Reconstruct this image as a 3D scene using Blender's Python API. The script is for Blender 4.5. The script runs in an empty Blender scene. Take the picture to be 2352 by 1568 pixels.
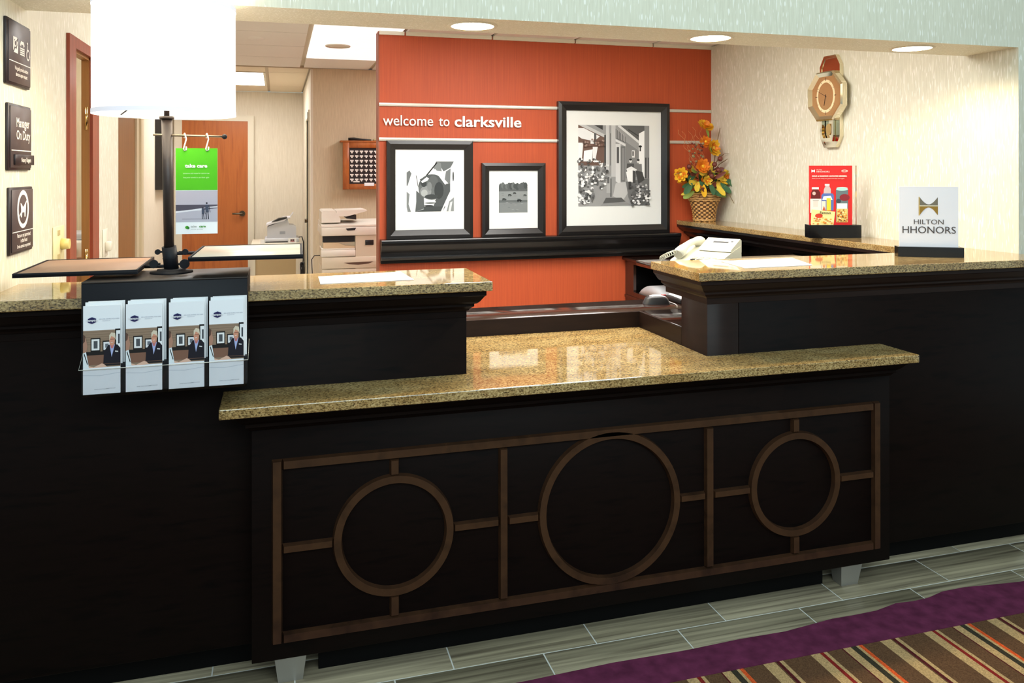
import bpy, bmesh, math, random
from mathutils import Vector, Matrix
random.seed(7)
PI = math.pi
scene = bpy.context.scene
col = scene.collection

# ------------------------------------------------------------------ camera, world, light, exposure
YAW, ROLL = 0.28371, -0.00087
cam_d = bpy.data.cameras.new('camera')
cam_d.sensor_width = 36.0
cam_d.lens = 1845.97 / 2352 * 36.0
cam_d.shift_y = -(784 - 392.3) / 2352
cam_d.clip_start = 0.02
cam = bpy.data.objects.new('camera', cam_d)
col.objects.link(cam)
_f = Vector((math.sin(YAW), math.cos(YAW), 0)); _r = Vector((math.cos(YAW), -math.sin(YAW), 0)); _u = Vector((0, 0, 1))
_r, _u = _r * math.cos(ROLL) + _u * math.sin(ROLL), _u * math.cos(ROLL) - _r * math.sin(ROLL)
cam.matrix_world = Matrix(((_r.x, _u.x, -_f.x, 0.0), (_r.y, _u.y, -_f.y, 0.0), (_r.z, _u.z, -_f.z, 1.5397), (0, 0, 0, 1)))
scene.camera = cam

world = bpy.data.worlds.new('world'); scene.world = world
world.use_nodes = True
world.node_tree.nodes['Background'].inputs[0].default_value = (0.76, 0.94, 0.98, 1)
world.node_tree.nodes['Background'].inputs[1].default_value = 0.5

def area_light(name, loc, rot, sx, sy, energy, color):
    l = bpy.data.lights.new(name, 'AREA'); l.shape = 'RECTANGLE'; l.size = sx; l.size_y = sy
    l.energy = energy; l.color = color
    o = bpy.data.objects.new(name, l); col.objects.link(o); o.location = loc; o.rotation_euler = rot
    return o
def spot_light(name, loc, energy, color, size=2.6, blend=0.6, radius=0.05):
    l = bpy.data.lights.new(name, 'SPOT'); l.energy = energy; l.color = color
    l.spot_size = size; l.spot_blend = blend; l.shadow_soft_size = radius
    o = bpy.data.objects.new(name, l); col.objects.link(o); o.location = loc
    return o
# the lobby's ceiling light, high above and behind the camera
area_light('lobby_ceiling_light', (0.9, -1.2, 2.9), (0.98, 0, 0), 3.8, 1.6, 98, (0.74, 0.94, 1.0))
# the row of lobby ceiling lights that runs along the front of the counter
area_light('lobby_light_row', (1.0, 2.02, 3.25), (0, 0, 0), 4.2, 0.14, 17, (0.74, 0.96, 0.93))

scene.view_settings.view_transform = 'Standard'
scene.view_settings.look = 'None'
scene.view_settings.exposure = 0.0
scene.view_settings.gamma = 1.0
scene.view_settings.use_curve_mapping = False

# ------------------------------------------------------------------ colour and material helpers
def lin(c):
    c = c / 255.0
    return c / 12.92 if c <= 0.04045 else ((c + 0.055) / 1.055) ** 2.4
def rgb(r, g, b): return (lin(r), lin(g), lin(b), 1.0)
MATS = {}
def new_mat(name):
    m = bpy.data.materials.new(name); m.use_nodes = True
    return m, m.node_tree, m.node_tree.nodes['Principled BSDF']
def plain(name, c, rough=0.5, metal=0.0, spec=0.5, coat=0.0, bump=0.0, bscale=200, var=0.0):
    if name in MATS: return MATS[name]
    m, t, b = new_mat(name)
    b.inputs['Base Color'].default_value = c
    b.inputs['Roughness'].default_value = rough
    b.inputs['Metallic'].default_value = metal
    b.inputs['Specular IOR Level'].default_value = spec
    if coat: b.inputs['Coat Weight'].default_value = coat; b.inputs['Coat Roughness'].default_value = 0.06
    if bump or var:
        tc = t.nodes.new('ShaderNodeTexCoord'); n = t.nodes.new('ShaderNodeTexNoise')
        n.inputs['Scale'].default_value = bscale; n.inputs['Detail'].default_value = 3
        t.links.new(tc.outputs['Object'], n.inputs['Vector'])
        if bump:
            bp = t.nodes.new('ShaderNodeBump'); bp.inputs['Strength'].default_value = bump; bp.inputs['Distance'].default_value = 0.002
            t.links.new(n.outputs['Fac'], bp.inputs['Height']); t.links.new(bp.outputs['Normal'], b.inputs['Normal'])
        if var:
            r = t.nodes.new('ShaderNodeValToRGB')
            r.color_ramp.elements[0].position = 0.3; r.color_ramp.elements[1].position = 0.7
            r.color_ramp.elements[0].color = tuple(v * (1 - var) for v in c[:3]) + (1,)
            r.color_ramp.elements[1].color = tuple(min(1, v * (1 + var)) for v in c[:3]) + (1,)
            t.links.new(n.outputs['Fac'], r.inputs['Fac']); t.links.new(r.outputs['Color'], b.inputs['Base Color'])
    MATS[name] = m
    return m
def flat(r, g, b, rough=0.6):
    return plain('print_%d_%d_%d' % (r, g, b), rgb(r, g, b), rough, spec=0.3)
def glow(name, c, strength):
    if name in MATS: return MATS[name]
    m, t, b = new_mat(name)
    b.inputs['Base Color'].default_value = c
    b.inputs['Emission Color'].default_value = c
    b.inputs['Emission Strength'].default_value = strength
    MATS[name] = m
    return m
def streaked(name, stops, scale, rough=0.6, spec=0.4, metal=0.0, coat=0.0, detail=4, bump=0.0, lo=0.3, hi=0.7, dist=0.0):
    """noise stretched by SCALE (per axis) through a colour ramp: wallpaper, wood, brushed metal"""
    if name in MATS: return MATS[name]
    m, t, b = new_mat(name)
    tc = t.nodes.new('ShaderNodeTexCoord'); mp = t.nodes.new('ShaderNodeMapping'); n = t.nodes.new('ShaderNodeTexNoise'); r = t.nodes.new('ShaderNodeValToRGB')
    geo = t.nodes.new('ShaderNodeNewGeometry')
    mp.inputs['Scale'].default_value = scale
    n.inputs['Scale'].default_value = 1.0; n.inputs['Detail'].default_value = detail; n.inputs['Roughness'].default_value = 0.6; n.inputs['Distortion'].default_value = dist
    e = r.color_ramp.elements
    while len(e) < len(stops): e.new(0.5)
    for i, c in enumerate(stops):
        e[i].position = lo + (hi - lo) * i / max(1, len(stops) - 1); e[i].color = c
    t.links.new(geo.outputs['Position'], mp.inputs['Vector']); t.links.new(mp.outputs['Vector'], n.inputs['Vector'])
    t.links.new(n.outputs['Fac'], r.inputs['Fac']); t.links.new(r.outputs['Color'], b.inputs['Base Color'])
    b.inputs['Roughness'].default_value = rough; b.inputs['Specular IOR Level'].default_value = spec; b.inputs['Metallic'].default_value = metal
    if coat: b.inputs['Coat Weight'].default_value = coat; b.inputs['Coat Roughness'].default_value = 0.05
    if bump:
        bp = t.nodes.new('ShaderNodeBump'); bp.inputs['Strength'].default_value = bump; bp.inputs['Distance'].default_value = 0.002
        t.links.new(n.outputs['Fac'], bp.inputs['Height']); t.links.new(bp.outputs['Normal'], b.inputs['Normal'])
    MATS[name] = m
    return m

def wallpaper():
    m, t, b = new_mat('cream_dash_wallpaper')
    geo = t.nodes.new('ShaderNodeNewGeometry')
    def layer(scale, detail, lo, hi, c0, c1):
        mp = t.nodes.new('ShaderNodeMapping'); mp.inputs['Scale'].default_value = scale
        n = t.nodes.new('ShaderNodeTexNoise'); n.inputs['Scale'].default_value = 1.0; n.inputs['Detail'].default_value = detail
        r = t.nodes.new('ShaderNodeValToRGB'); e = r.color_ramp.elements
        e[0].position, e[0].color, e[1].position, e[1].color = lo, c0, hi, c1
        t.links.new(geo.outputs['Position'], mp.inputs['Vector']); t.links.new(mp.outputs['Vector'], n.inputs['Vector']); t.links.new(n.outputs['Fac'], r.inputs['Fac'])
        return r, n
    base, _ = layer((120, 120, 9), 3, 0.30, 0.70, rgb(211, 207, 187), rgb(225, 222, 203))
    dash, n = layer((190, 190, 24), 0, 0.64, 0.72, (0, 0, 0, 1), (1, 1, 1, 1))
    mm = t.nodes.new('ShaderNodeMix'); mm.data_type = 'RGBA'; mm.inputs['B'].default_value = rgb(240, 237, 226)
    t.links.new(dash.outputs['Color'], mm.inputs['Factor']); t.links.new(base.outputs['Color'], mm.inputs['A'])
    t.links.new(mm.outputs['Result'], b.inputs['Base Color'])
    b.inputs['Roughness'].default_value = 0.5; b.inputs['Specular IOR Level'].default_value = 0.35
    return m
WALLPAPER = wallpaper()
BEIGE_WALL = streaked('beige_vinyl', [rgb(206, 190, 160), rgb(220, 205, 176)], (130, 130, 9), rough=0.7, detail=2)
CREAM_WALL = streaked('cream_vinyl', [rgb(226, 216, 198), rgb(236, 227, 211)], (130, 130, 9), rough=0.7, detail=2)
OFFWHITE = plain('offwhite_paint', rgb(226, 218, 200), 0.6)
TRIM_CREAM = plain('cream_trim_paint', rgb(222, 208, 176), 0.5)
ORANGE = streaked('orange_wall_vinyl', [rgb(176, 72, 38), rgb(192, 84, 44)], (160, 160, 2.5), rough=0.55, detail=2, bump=0.06)
ORANGE_EDGE = plain('orange_corner_return', rgb(150, 84, 62), 0.6)
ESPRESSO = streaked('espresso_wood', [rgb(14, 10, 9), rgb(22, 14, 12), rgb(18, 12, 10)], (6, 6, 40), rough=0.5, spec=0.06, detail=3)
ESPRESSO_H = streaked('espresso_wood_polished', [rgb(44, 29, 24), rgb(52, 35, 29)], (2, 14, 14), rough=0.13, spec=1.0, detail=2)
ESPRESSO_M = streaked('espresso_wood_lit', [rgb(32, 21, 18), rgb(40, 27, 22)], (6, 6, 40), rough=0.4, spec=0.16, detail=3)  # same espresso wood, base colour lightened to carry the warm light on it
BRONZE_WOOD = streaked('walnut_trim', [rgb(44, 28, 19), rgb(66, 43, 28), rgb(54, 35, 24)], (9, 9, 9), rough=0.27, spec=0.5, detail=3)
BLACK_WOOD = plain('black_lacquer', rgb(22, 20, 20), 0.26, spec=0.5)
FRAME_BLACK = plain('picture_frame_black', rgb(28, 25, 25), 0.33, spec=0.5)
BLACK_METAL = plain('black_powder_coat', rgb(26, 26, 31), 0.55, spec=0.25, bump=0.1, bscale=900)
STAND_TOP = plain('charcoal_laminate', rgb(58, 50, 46), 0.4)
WHITE_PAPER = plain('white_paper', rgb(248, 249, 252), 0.5, spec=0.3)
MATBOARD = plain('mat_board', rgb(230, 231, 228), 0.5, spec=0.3)
CHROME = plain('brushed_aluminium', rgb(228, 224, 214), 0.35, metal=0.45)
GOLD = plain('polished_brass', rgb(214, 180, 120), 0.12, metal=1.0)
CLOCK_METAL = plain('pale_gold_chrome', rgb(232, 222, 196), 0.08, metal=1.0)
DOOR_OAK = streaked('oak_door', [rgb(160, 84, 36), rgb(184, 104, 48), rgb(172, 94, 42)], (26, 26, 1.6), rough=0.35, spec=0.5, detail=5, dist=0.6)
RED_WOOD = streaked('red_mahogany_casing', [rgb(122, 52, 34), rgb(158, 72, 48)], (40, 40, 2.0), rough=0.35, spec=0.5)
BROWN_DOOR = streaked('tan_wood_door', [rgb(146, 98, 52), rgb(166, 116, 64)], (50, 50, 2.0), rough=0.4)
HONEY = streaked('honey_wood', [rgb(164, 88, 40), rgb(190, 112, 56)], (30, 30, 8), rough=0.35)
COPIER = plain('copier_ivory', rgb(224, 212, 190), 0.45)
COPIER_W = plain('copier_white', rgb(238, 232, 220), 0.45)
FAX_GREY = plain('fax_grey', rgb(200, 202, 208), 0.4)
DARK = plain('dark_plastic', rgb(34, 33, 35), 0.4)
PHONE = plain('phone_ivory', rgb(206, 202, 184), 0.4)
SIGN_DARK = plain('sign_plate_brown', rgb(74, 62, 62), 0.45)
SIGN_EDGE = plain('sign_edge', rgb(38, 28, 30), 0.4)
WHITE_INK = plain('white_ink', rgb(240, 234, 228), 0.5)
SHADE = glow('lamp_shade_linen', (1.0, 0.955, 0.90, 1), 1.5)
SHADE_TRIM = glow('shade_trim', (0.82, 0.79, 0.86, 1), 0.42)
LAMP_LIT = glow('downlight_lens', (1.0, 0.90, 0.68, 1), 12)
TROFFER = glow('fluorescent_lens', (1.0, 0.985, 0.95, 1), 17.0)
TROFFER_C = glow('fluorescent_lens_soft', (1.0, 0.99, 0.96, 1), 12.5)
FILL_DIM = glow('added_fill_dim', (1.0, 0.99, 0.96, 1), 8.0)
FILL_COOL = glow('added_fill_cool', (0.97, 0.98, 1.0, 1), 17.0)
TILE_GLOW = glow('ceiling_tile_glow', (0.97, 0.97, 1.0, 1), 0.72)  # weak emission put into ceiling tiles so they look brightly lit
TILE = plain('ceiling_tile', rgb(236, 230, 222), 0.8)
TILE2 = plain('ceiling_tile_far', rgb(230, 214, 188), 0.8)
TEE = plain('ceiling_tee', rgb(196, 178, 150), 0.5)
GROUT = plain('pale_grout', rgb(222, 220, 212), 0.8)
KICK = plain('black_toe_kick', rgb(8, 7, 7), 0.6, spec=0.1)
FOOT = plain('satin_nickel_foot', rgb(176, 172, 166), 0.4, metal=0.7)

def acrylic():
    m, t, b = new_mat('clear_acrylic')
    b.inputs['Base Color'].default_value = (1, 1, 1, 1); b.inputs['Roughness'].default_value = 0.03
    b.inputs['Transmission Weight'].default_value = 1.0; b.inputs['IOR'].default_value = 1.25
    return m
ACRYLIC = acrylic()

def granite():
    m, t, b = new_mat('gold_granite')
    geo = t.nodes.new('ShaderNodeNewGeometry')
    mp = t.nodes.new('ShaderNodeMapping'); mp.inputs['Scale'].default_value = (0.62, 1.25, 1.0)
    t.links.new(geo.outputs['Position'], mp.inputs['Vector'])
    v = t.nodes.new('ShaderNodeTexVoronoi'); v.inputs['Scale'].default_value = 330
    n1 = t.nodes.new('ShaderNodeTexNoise'); n1.inputs['Scale'].default_value = 210; n1.inputs['Detail'].default_value = 4; n1.inputs['Roughness'].default_value = 0.7
    n2 = t.nodes.new('ShaderNodeTexNoise'); n2.inputs['Scale'].default_value = 9; n2.inputs['Detail'].default_value = 3
    for n in (v, n1, n2): t.links.new(mp.outputs['Vector'], n.inputs['Vector'])
    r1 = t.nodes.new('ShaderNodeValToRGB'); e = r1.color_ramp.elements
    e[0].position = 0.0; e[0].color = rgb(30, 25, 20); e[1].position = 1.0; e[1].color = rgb(222, 204, 162)
    for pos, c in ((0.28, rgb(66, 53, 36)), (0.40, rgb(122, 99, 62)), (0.50, rgb(164, 137, 89)), (0.66, rgb(196, 169, 117))):
        q = e.new(pos); q.color = c
    mix = t.nodes.new('ShaderNodeMath'); mix.operation = 'MULTIPLY_ADD'; mix.inputs[1].default_value = 0.32
    sep = t.nodes.new('ShaderNodeSeparateColor'); t.links.new(v.outputs['Color'], sep.inputs['Color'])
    t.links.new(sep.outputs['Red'], mix.inputs[0])
    sub = t.nodes.new('ShaderNodeMath'); sub.operation = 'SUBTRACT'; sub.inputs[1].default_value = 0.14
    t.links.new(n1.outputs['Fac'], sub.inputs[0]); t.links.new(sub.outputs[0], mix.inputs[2])
    t.links.new(mix.outputs[0], r1.inputs['Fac'])
    r2 = t.nodes.new('ShaderNodeValToRGB'); r2.color_ramp.elements[0].position = 0.38; r2.color_ramp.elements[1].position = 0.62
    r2.color_ramp.elements[0].color = (0.80, 0.72, 0.62, 1); r2.color_ramp.elements[1].color = (1, 1, 1, 1)
    t.links.new(n2.outputs['Fac'], r2.inputs['Fac'])
    mm = t.nodes.new('ShaderNodeMix'); mm.data_type = 'RGBA'; mm.blend_type = 'MULTIPLY'; mm.inputs['Factor'].default_value = 1.0
    t.links.new(r1.outputs['Color'], mm.inputs['A']); t.links.new(r2.outputs['Color'], mm.inputs['B'])
    t.links.new(mm.outputs['Result'], b.inputs['Base Color'])
    b.inputs['Roughness'].default_value = 0.045; b.inputs['Specular IOR Level'].default_value = 0.9
    return m
GRANITE = granite()

def plank_mat(name, seed, tint):
    m, t, b = new_mat(name)
    geo = t.nodes.new('ShaderNodeNewGeometry'); mp = t.nodes.new('ShaderNodeMapping')
    mp.inputs['Scale'].default_value = (1.6, 62, 1); mp.inputs['Location'].default_value = (seed, seed * 3.1, 0)
    n = t.nodes.new('ShaderNodeTexNoise'); n.inputs['Scale'].default_value = 1.0; n.inputs['Detail'].default_value = 4; n.inputs['Distortion'].default_value = 0.4
    r = t.nodes.new('ShaderNodeValToRGB'); e = r.color_ramp.elements
    e[0].position = 0.30; e[0].color = tuple(v * 0.30 * w for v, w in zip(tint, (1, 0.95, 0.95))) + (1,)
    e[1].position = 0.72; e[1].color = tint + (1,)
    q = e.new(0.48); q.color = tuple(v * 0.62 for v in tint) + (1,)
    t.links.new(geo.outputs['Position'], mp.inputs['Vector']); t.links.new(mp.outputs['Vector'], n.inputs['Vector'])
    t.links.new(n.outputs['Fac'], r.inputs['Fac']); t.links.new(r.outputs['Color'], b.inputs['Base Color'])
    b.inputs['Roughness'].default_value = 0.32
    return m
PLANKS = [plank_mat('grey_wood_tile_%s' % 'abc'[i], 1.7 * i + 0.4, c) for i, c in enumerate([(0.54, 0.45, 0.30), (0.45, 0.375, 0.245), (0.61, 0.51, 0.34)])]

def carpet_mat():
    m, t, b = new_mat('striped_carpet')
    geo = t.nodes.new('ShaderNodeNewGeometry'); sep = t.nodes.new('ShaderNodeSeparateXYZ')
    t.links.new(geo.outputs['Position'], sep.inputs[0])
    a = t.nodes.new('ShaderNodeMath'); a.operation = 'SUBTRACT'; a.inputs[1].default_value = 1.447 - 0.437 * 12
    d = t.nodes.new('ShaderNodeMath'); d.operation = 'DIVIDE'; d.inputs[1].default_value = 0.437
    fr = t.nodes.new('ShaderNodeMath'); fr.operation = 'FRACT'
    t.links.new(sep.outputs['X'], a.inputs[0]); t.links.new(a.outputs[0], d.inputs[0]); t.links.new(d.outputs[0], fr.inputs[0])
    r = t.nodes.new('ShaderNodeValToRGB'); r.color_ramp.interpolation = 'CONSTANT'; e = r.color_ramp.elements
    tan, brown, mar, red, dk, org = rgb(196, 160, 112), rgb(104, 74, 52), rgb(88, 32, 34), rgb(140, 40, 36), rgb(62, 56, 44), rgb(226, 92, 44)
    seq = [(0, tan), (0.040, brown), (0.046, mar), (0.057, tan), (0.070, brown), (0.172, tan), (0.206, red), (0.219, tan), (0.232, brown),
           (0.288, mar), (0.293, tan), (0.321, dk), (0.343, tan), (0.352, org), (0.367, brown)]
    e[0].position = 0; e[0].color = tan; e[1].position = 0.99; e[1].color = brown
    for p, c in seq[1:]:
        q = e.new(p / 0.437); q.color = c
    n = t.nodes.new('ShaderNodeTexNoise'); n.inputs['Scale'].default_value = 260; n.inputs['Detail'].default_value = 2
    r2 = t.nodes.new('ShaderNodeValToRGB'); r2.color_ramp.elements[0].color = (0.6, 0.6, 0.6, 1); r2.color_ramp.elements[1].color = (1.15, 1.15, 1.15, 1)
    r2.color_ramp.elements[0].position = 0.3; r2.color_ramp.elements[1].position = 0.7
    mm = t.nodes.new('ShaderNodeMix'); mm.data_type = 'RGBA'; mm.blend_type = 'MULTIPLY'; mm.inputs['Factor'].default_value = 1.0
    t.links.new(fr.outputs[0], r.inputs['Fac']); t.links.new(n.outputs['Fac'], r2.inputs['Fac'])
    t.links.new(geo.outputs['Position'], n.inputs['Vector'])
    t.links.new(r.outputs['Color'], mm.inputs['A']); t.links.new(r2.outputs['Color'], mm.inputs['B'])
    t.links.new(mm.outputs['Result'], b.inputs['Base Color']); b.inputs['Roughness'].default_value = 0.95; b.inputs['Specular IOR Level'].default_value = 0.1
    return m
CARPET = carpet_mat()
PURPLE = plain('purple_carpet_border', rgb(100, 42, 70), 0.95, spec=0.1, var=0.28, bscale=22)

# ------------------------------------------------------------------ mesh helpers
class MB:
    """collects shapes in world (or local) coordinates and links them as ONE mesh object"""
    def __init__(self): self.v = []; self.f = []; self.m = []; self.s = []
    def add(self, vs, fs, mat=0, smooth=False):
        o = len(self.v); self.v += [tuple(v) for v in vs]
        for f in fs: self.f.append([i + o for i in f]); self.m.append(mat); self.s.append(smooth)
        return self
    def box(self, x0, x1, y0, y1, z0, z1, mat=0):
        return self.add([(x0, y0, z0), (x1, y0, z0), (x1, y1, z0), (x0, y1, z0), (x0, y0, z1), (x1, y0, z1), (x1, y1, z1), (x0, y1, z1)],
                        [(0, 3, 2, 1), (4, 5, 6, 7), (0, 1, 5, 4), (1, 2, 6, 5), (2, 3, 7, 6), (3, 0, 4, 7)], mat)
    def rbox(self, x0, x1, y0, y1, z0, z1, r=0.004, seg=2, mat=0):
        bm = bmesh.new(); bmesh.ops.create_cube(bm, size=1.0)
        for v in bm.verts:
            v.co = Vector(((x0 + x1) / 2 + v.co.x * (x1 - x0), (y0 + y1) / 2 + v.co.y * (y1 - y0), (z0 + z1) / 2 + v.co.z * (z1 - z0)))
        bmesh.ops.bevel(bm, geom=bm.edges[:], offset=min(r, 0.49 * min(x1 - x0, y1 - y0, z1 - z0)), segments=seg, profile=0.5, affect='EDGES')
        bm.verts.index_update()
        self.add([v.co[:] for v in bm.verts], [[v.index for v in f.verts] for f in bm.faces], mat, True)
        bm.free(); return self
    def prism(self, pts, axis, a, b, mat=0, smooth=False):
        """pts: 2-D polygon; axis 'x': (y,z), 'y': (x,z), 'z': (x,y); extruded from a to b"""
        mk = {'x': lambda p, t: (t, p[0], p[1]), 'y': lambda p, t: (p[0], t, p[1]), 'z': lambda p, t: (p[0], p[1], t)}[axis]
        n = len(pts)
        vs = [mk(p, a) for p in pts] + [mk(p, b) for p in pts]
        fs = [list(range(n))[::-1], list(range(n, 2 * n))] + [(i, (i + 1) % n, n + (i + 1) % n, n + i) for i in range(n)]
        return self.add(vs, fs, mat, smooth)
    def cyl(self, p0, p1, r0, r1=None, n=20, mat=0, smooth=True, cap=True):
        r1 = r0 if r1 is None else r1
        p0, p1 = Vector(p0), Vector(p1); d = (p1 - p0).normalized()
        a = d.orthogonal().normalized(); b = d.cross(a)
        vs = []
        for p, r in ((p0, r0), (p1, r1)):
            vs += [p + (a * math.cos(2 * PI * i / n) + b * math.sin(2 * PI * i / n)) * r for i in range(n)]
        self.add(vs, [(i, (i + 1) % n, n + (i + 1) % n, n + i) for i in range(n)], mat, smooth)
        if cap:
            self.add(vs[:n], [list(range(n))[::-1]], mat); self.add(vs[n:], [list(range(n))], mat)
        return self
    def tube(self, path, r, n=8, mat=0, closed=False):
        P = [Vector(p) for p in path]; k = len(P); rr = r if isinstance(r, (list, tuple)) else [r] * k
        vs = []; prev = None
        for i in range(k):
            d = (P[(i + 1) % k] - P[i - 1]) if closed else (P[min(i + 1, k - 1)] - P[max(i - 1, 0)])
            d.normalize()
            a = d.orthogonal().normalized() if prev is None else (prev - d * prev.dot(d)).normalized()
            prev = a; b = d.cross(a)
            vs += [P[i] + (a * math.cos(2 * PI * j / n) + b * math.sin(2 * PI * j / n)) * rr[i] for j in range(n)]
        fs = []
        for i in range(k if closed else k - 1):
            q = (i + 1) % k
            fs += [(i * n + j, i * n + (j + 1) % n, q * n + (j + 1) % n, q * n + j) for j in range(n)]
        self.add(vs, fs, mat, True)
        if not closed:
            self.add(vs[:n], [list(range(n))[::-1]], mat); self.add(vs[-n:], [list(range(n))], mat)
        return self
    def lathe(self, prof, c, n=32, mat=0, smooth=True, wob=None):
        """prof: (radius, z) list about the vertical axis through c"""
        vs = []
        for k, (r, z) in enumerate(prof):
            for i in range(n):
                a = 2 * PI * i / n
                q = r + (wob(k, i) if wob else 0)
                vs.append((c[0] + q * math.cos(a), c[1] + q * math.sin(a), c[2] + z))
        fs = []
        for k in range(len(prof) - 1):
            fs += [(k * n + i, k * n + (i + 1) % n, (k + 1) * n + (i + 1) % n, (k + 1) * n + i) for i in range(n)]
        return self.add(vs, fs, mat, smooth)
    def ball(self, c, r, mat=0, n=12, sz=1.0):
        prof = [(max(1e-5, r * math.sin(PI * k / n)), -r * sz * math.cos(PI * k / n)) for k in range(n + 1)]
        return self.lathe(prof, c, n + 4, mat)
    def poly(self, F, pts, mat=0, layer=1):
        O, U, V, N = F
        vs = [O + U * x + V * y + N * (0.00025 * layer) for x, y in pts]
        return self.add(vs, [list(range(len(pts)))], mat)
    def rect(self, F, x0, x1, y0, y1, mat=0, layer=1): return self.poly(F, [(x0, y0), (x1, y0), (x1, y1), (x0, y1)], mat, layer)
    def disc(self, F, cx, cy, rx, ry=None, mat=0, layer=1, n=20):
        ry = rx if ry is None else ry
        return self.poly(F, [(cx + rx * math.cos(2 * PI * i / n), cy + ry * math.sin(2 * PI * i / n)) for i in range(n)], mat, layer)
    def ring(self, F, cx, cy, r0, r1, mat=0, layer=1, n=28, ysc=1.0):
        for i in range(n):
            a, b = 2 * PI * i / n, 2 * PI * (i + 1) / n
            self.poly(F, [(cx + r0 * math.cos(a), cy + r0 * math.sin(a) * ysc), (cx + r1 * math.cos(a), cy + r1 * math.sin(a) * ysc),
                          (cx + r1 * math.cos(b), cy + r1 * math.sin(b) * ysc), (cx + r0 * math.cos(b), cy + r0 * math.sin(b) * ysc)], mat, layer)
        return self
    def build(self, name, mats, parent=None, local=False, fix=True):
        """world coordinates are made relative to an unrotated parent; local=True: already in the parent's space"""
        off = Vector((0, 0, 0))
        if parent is not None and not local:
            p = parent
            while p is not None: off += p.location; p = p.parent
        me = bpy.data.meshes.new(name)
        me.from_pydata([tuple(Vector(v) - off) for v in self.v], [], self.f)
        if not isinstance(mats, (list, tuple)): mats = [mats]
        for m in mats: me.materials.append(m)
        me.polygons.foreach_set('material_index', self.m)
        me.polygons.foreach_set('use_smooth', self.s)
        if fix:
            bm = bmesh.new(); bm.from_mesh(me)
            bmesh.ops.remove_doubles(bm, verts=bm.verts[:], dist=1e-6) if any(self.s) else None
            bmesh.ops.recalc_face_normals(bm, faces=bm.faces[:]); bm.to_mesh(me); bm.free()
        me.update()
        o = bpy.data.objects.new(name, me); col.objects.link(o)
        if parent is not None: o.parent = parent
        return o

def tag(o, label, cat, group=None):
    o['label'] = label; o['category'] = cat
    if group: o['group'] = group
    return o
def thing(name, label, cat, loc=(0, 0, 0), rotz=0.0, group=None):
    o = bpy.data.objects.new(name, None); o.empty_display_size = 0.05; col.objects.link(o)
    o.location = loc; o.rotation_euler = (0, 0, rotz)
    return tag(o, label, cat, group)
def struct(o, label=None):
    o['kind'] = 'structure'
    if label: o['label'] = label
    return o
def dup(root, loc, label=None):
    r = root.copy(); col.objects.link(r); r.location = loc
    if label: r['label'] = label
    for ch in list(root.children):
        c = ch.copy(); col.objects.link(c); c.parent = r
        for g in list(ch.children):
            d = g.copy(); col.objects.link(d); d.parent = c
    return r
def frame_of(O, U, V):
    U, V = Vector(U).normalized(), Vector(V).normalized()
    return (Vector(O), U, V, U.cross(V))
_dg = None
def text_mesh(body, size, extrude=0.0, bold=0.0, align='LEFT', sx=1.0, res=3):
    c = bpy.data.curves.new('lettering', 'FONT'); c.body = body; c.size = size; c.extrude = extrude; c.offset = bold
    c.align_x = align; c.resolution_u = res
    o = bpy.data.objects.new('lettering_source', c); col.objects.link(o)
    dg = bpy.context.evaluated_depsgraph_get()
    me = bpy.data.meshes.new_from_object(o.evaluated_get(dg))
    col.objects.unlink(o); bpy.data.objects.remove(o)
    if sx != 1.0:
        for v in me.vertices: v.co.x *= sx
    return me
def add_text(mb, F, body, size, x, y, mat=0, layer=2, bold=0.0, align='LEFT', sx=1.0):
    """flat lettering printed into an MB on the plane F"""
    me = text_mesh(body, size, 0.0, bold, align, sx)
    O, U, V, N = F
    mb.add([O + U * (x + v.co.x) + V * (y + v.co.y) + N * (0.00025 * layer) for v in me.vertices], [list(p.vertices) for p in me.polygons], mat)
    bpy.data.meshes.remove(me)

# ------------------------------------------------------------------ the setting
YS0, YS1, ZS = 2.70, 2.975, 2.067            # soffit front, back, underside
YO, XO0, XRW, XLW = 5.2446, 0.63, 3.0494, -0.7913
ZC = 2.447
floor = struct(MB().box(-4, 6, -3, 10.2, -0.06, -0.0012).build('floor', GROUT))
MB().box(-1.5, 3.2, 2.962, 9.8, -0.004, 0.0).build('office_floor', plain('office_carpet', rgb(208, 200, 186), 0.9), floor)
_rows = [(2.086, 2.261, 0.523), (2.261, 2.436, 0.813), (2.436, 2.611, 0.523), (2.611, 2.786, 0.28), (2.786, 2.961, 0.70)]
_pl = {}
for ri, (y0, y1, off) in enumerate(_rows):
    for k in range(-6, 8):
        x0 = off + 0.4745 * k
        key = (ri, k)
        mi = (ri * 2 + k * 5 + (k * k) % 3) % 3
        if mi not in _pl:
            _pl[mi] = MB().rbox(0, 0.4700, 0, 0.1705, -0.004, 0.0, 0.0008, 1).build('floor_tile', PLANKS[mi], floor).data
            o = [c for c in floor.children if c.data == _pl[mi]][0]
        else:
            o = bpy.data.objects.new('floor_tile', _pl[mi]); col.objects.link(o); o.parent = floor
        o.location = (x0 + 0.00225, y0 + 0.00225, 0)

struct(MB().box(XLW, XRW, YS0, YS1, ZS, 3.3).build('wall_fascia', WALLPAPER), 'pale streaked wallpaper fascia and soffit above the counter')
struct(MB().box(-4, XLW, YS0, YS0 + 0.03, 0, 3.3).build('wall_front_left', WALLPAPER))
struct(MB().box(XRW, 6, YS0, YS0 + 0.1, 0, 3.3).build('wall_front_right', WALLPAPER))
# left wall with a door opening, thin at the opening
DY0, DY1, DZ = 3.60, 3.90, 2.035
wl = MB().box(XLW - 0.03, XLW, YS0 + 0.03, DY0, 0, ZC).box(XLW - 0.03, XLW, DY1, 4.56, 0, ZC).box(XLW - 0.03, XLW, DY0, DY1, DZ, ZC)
struct(wl.build('wall_left', WALLPAPER))
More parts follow.
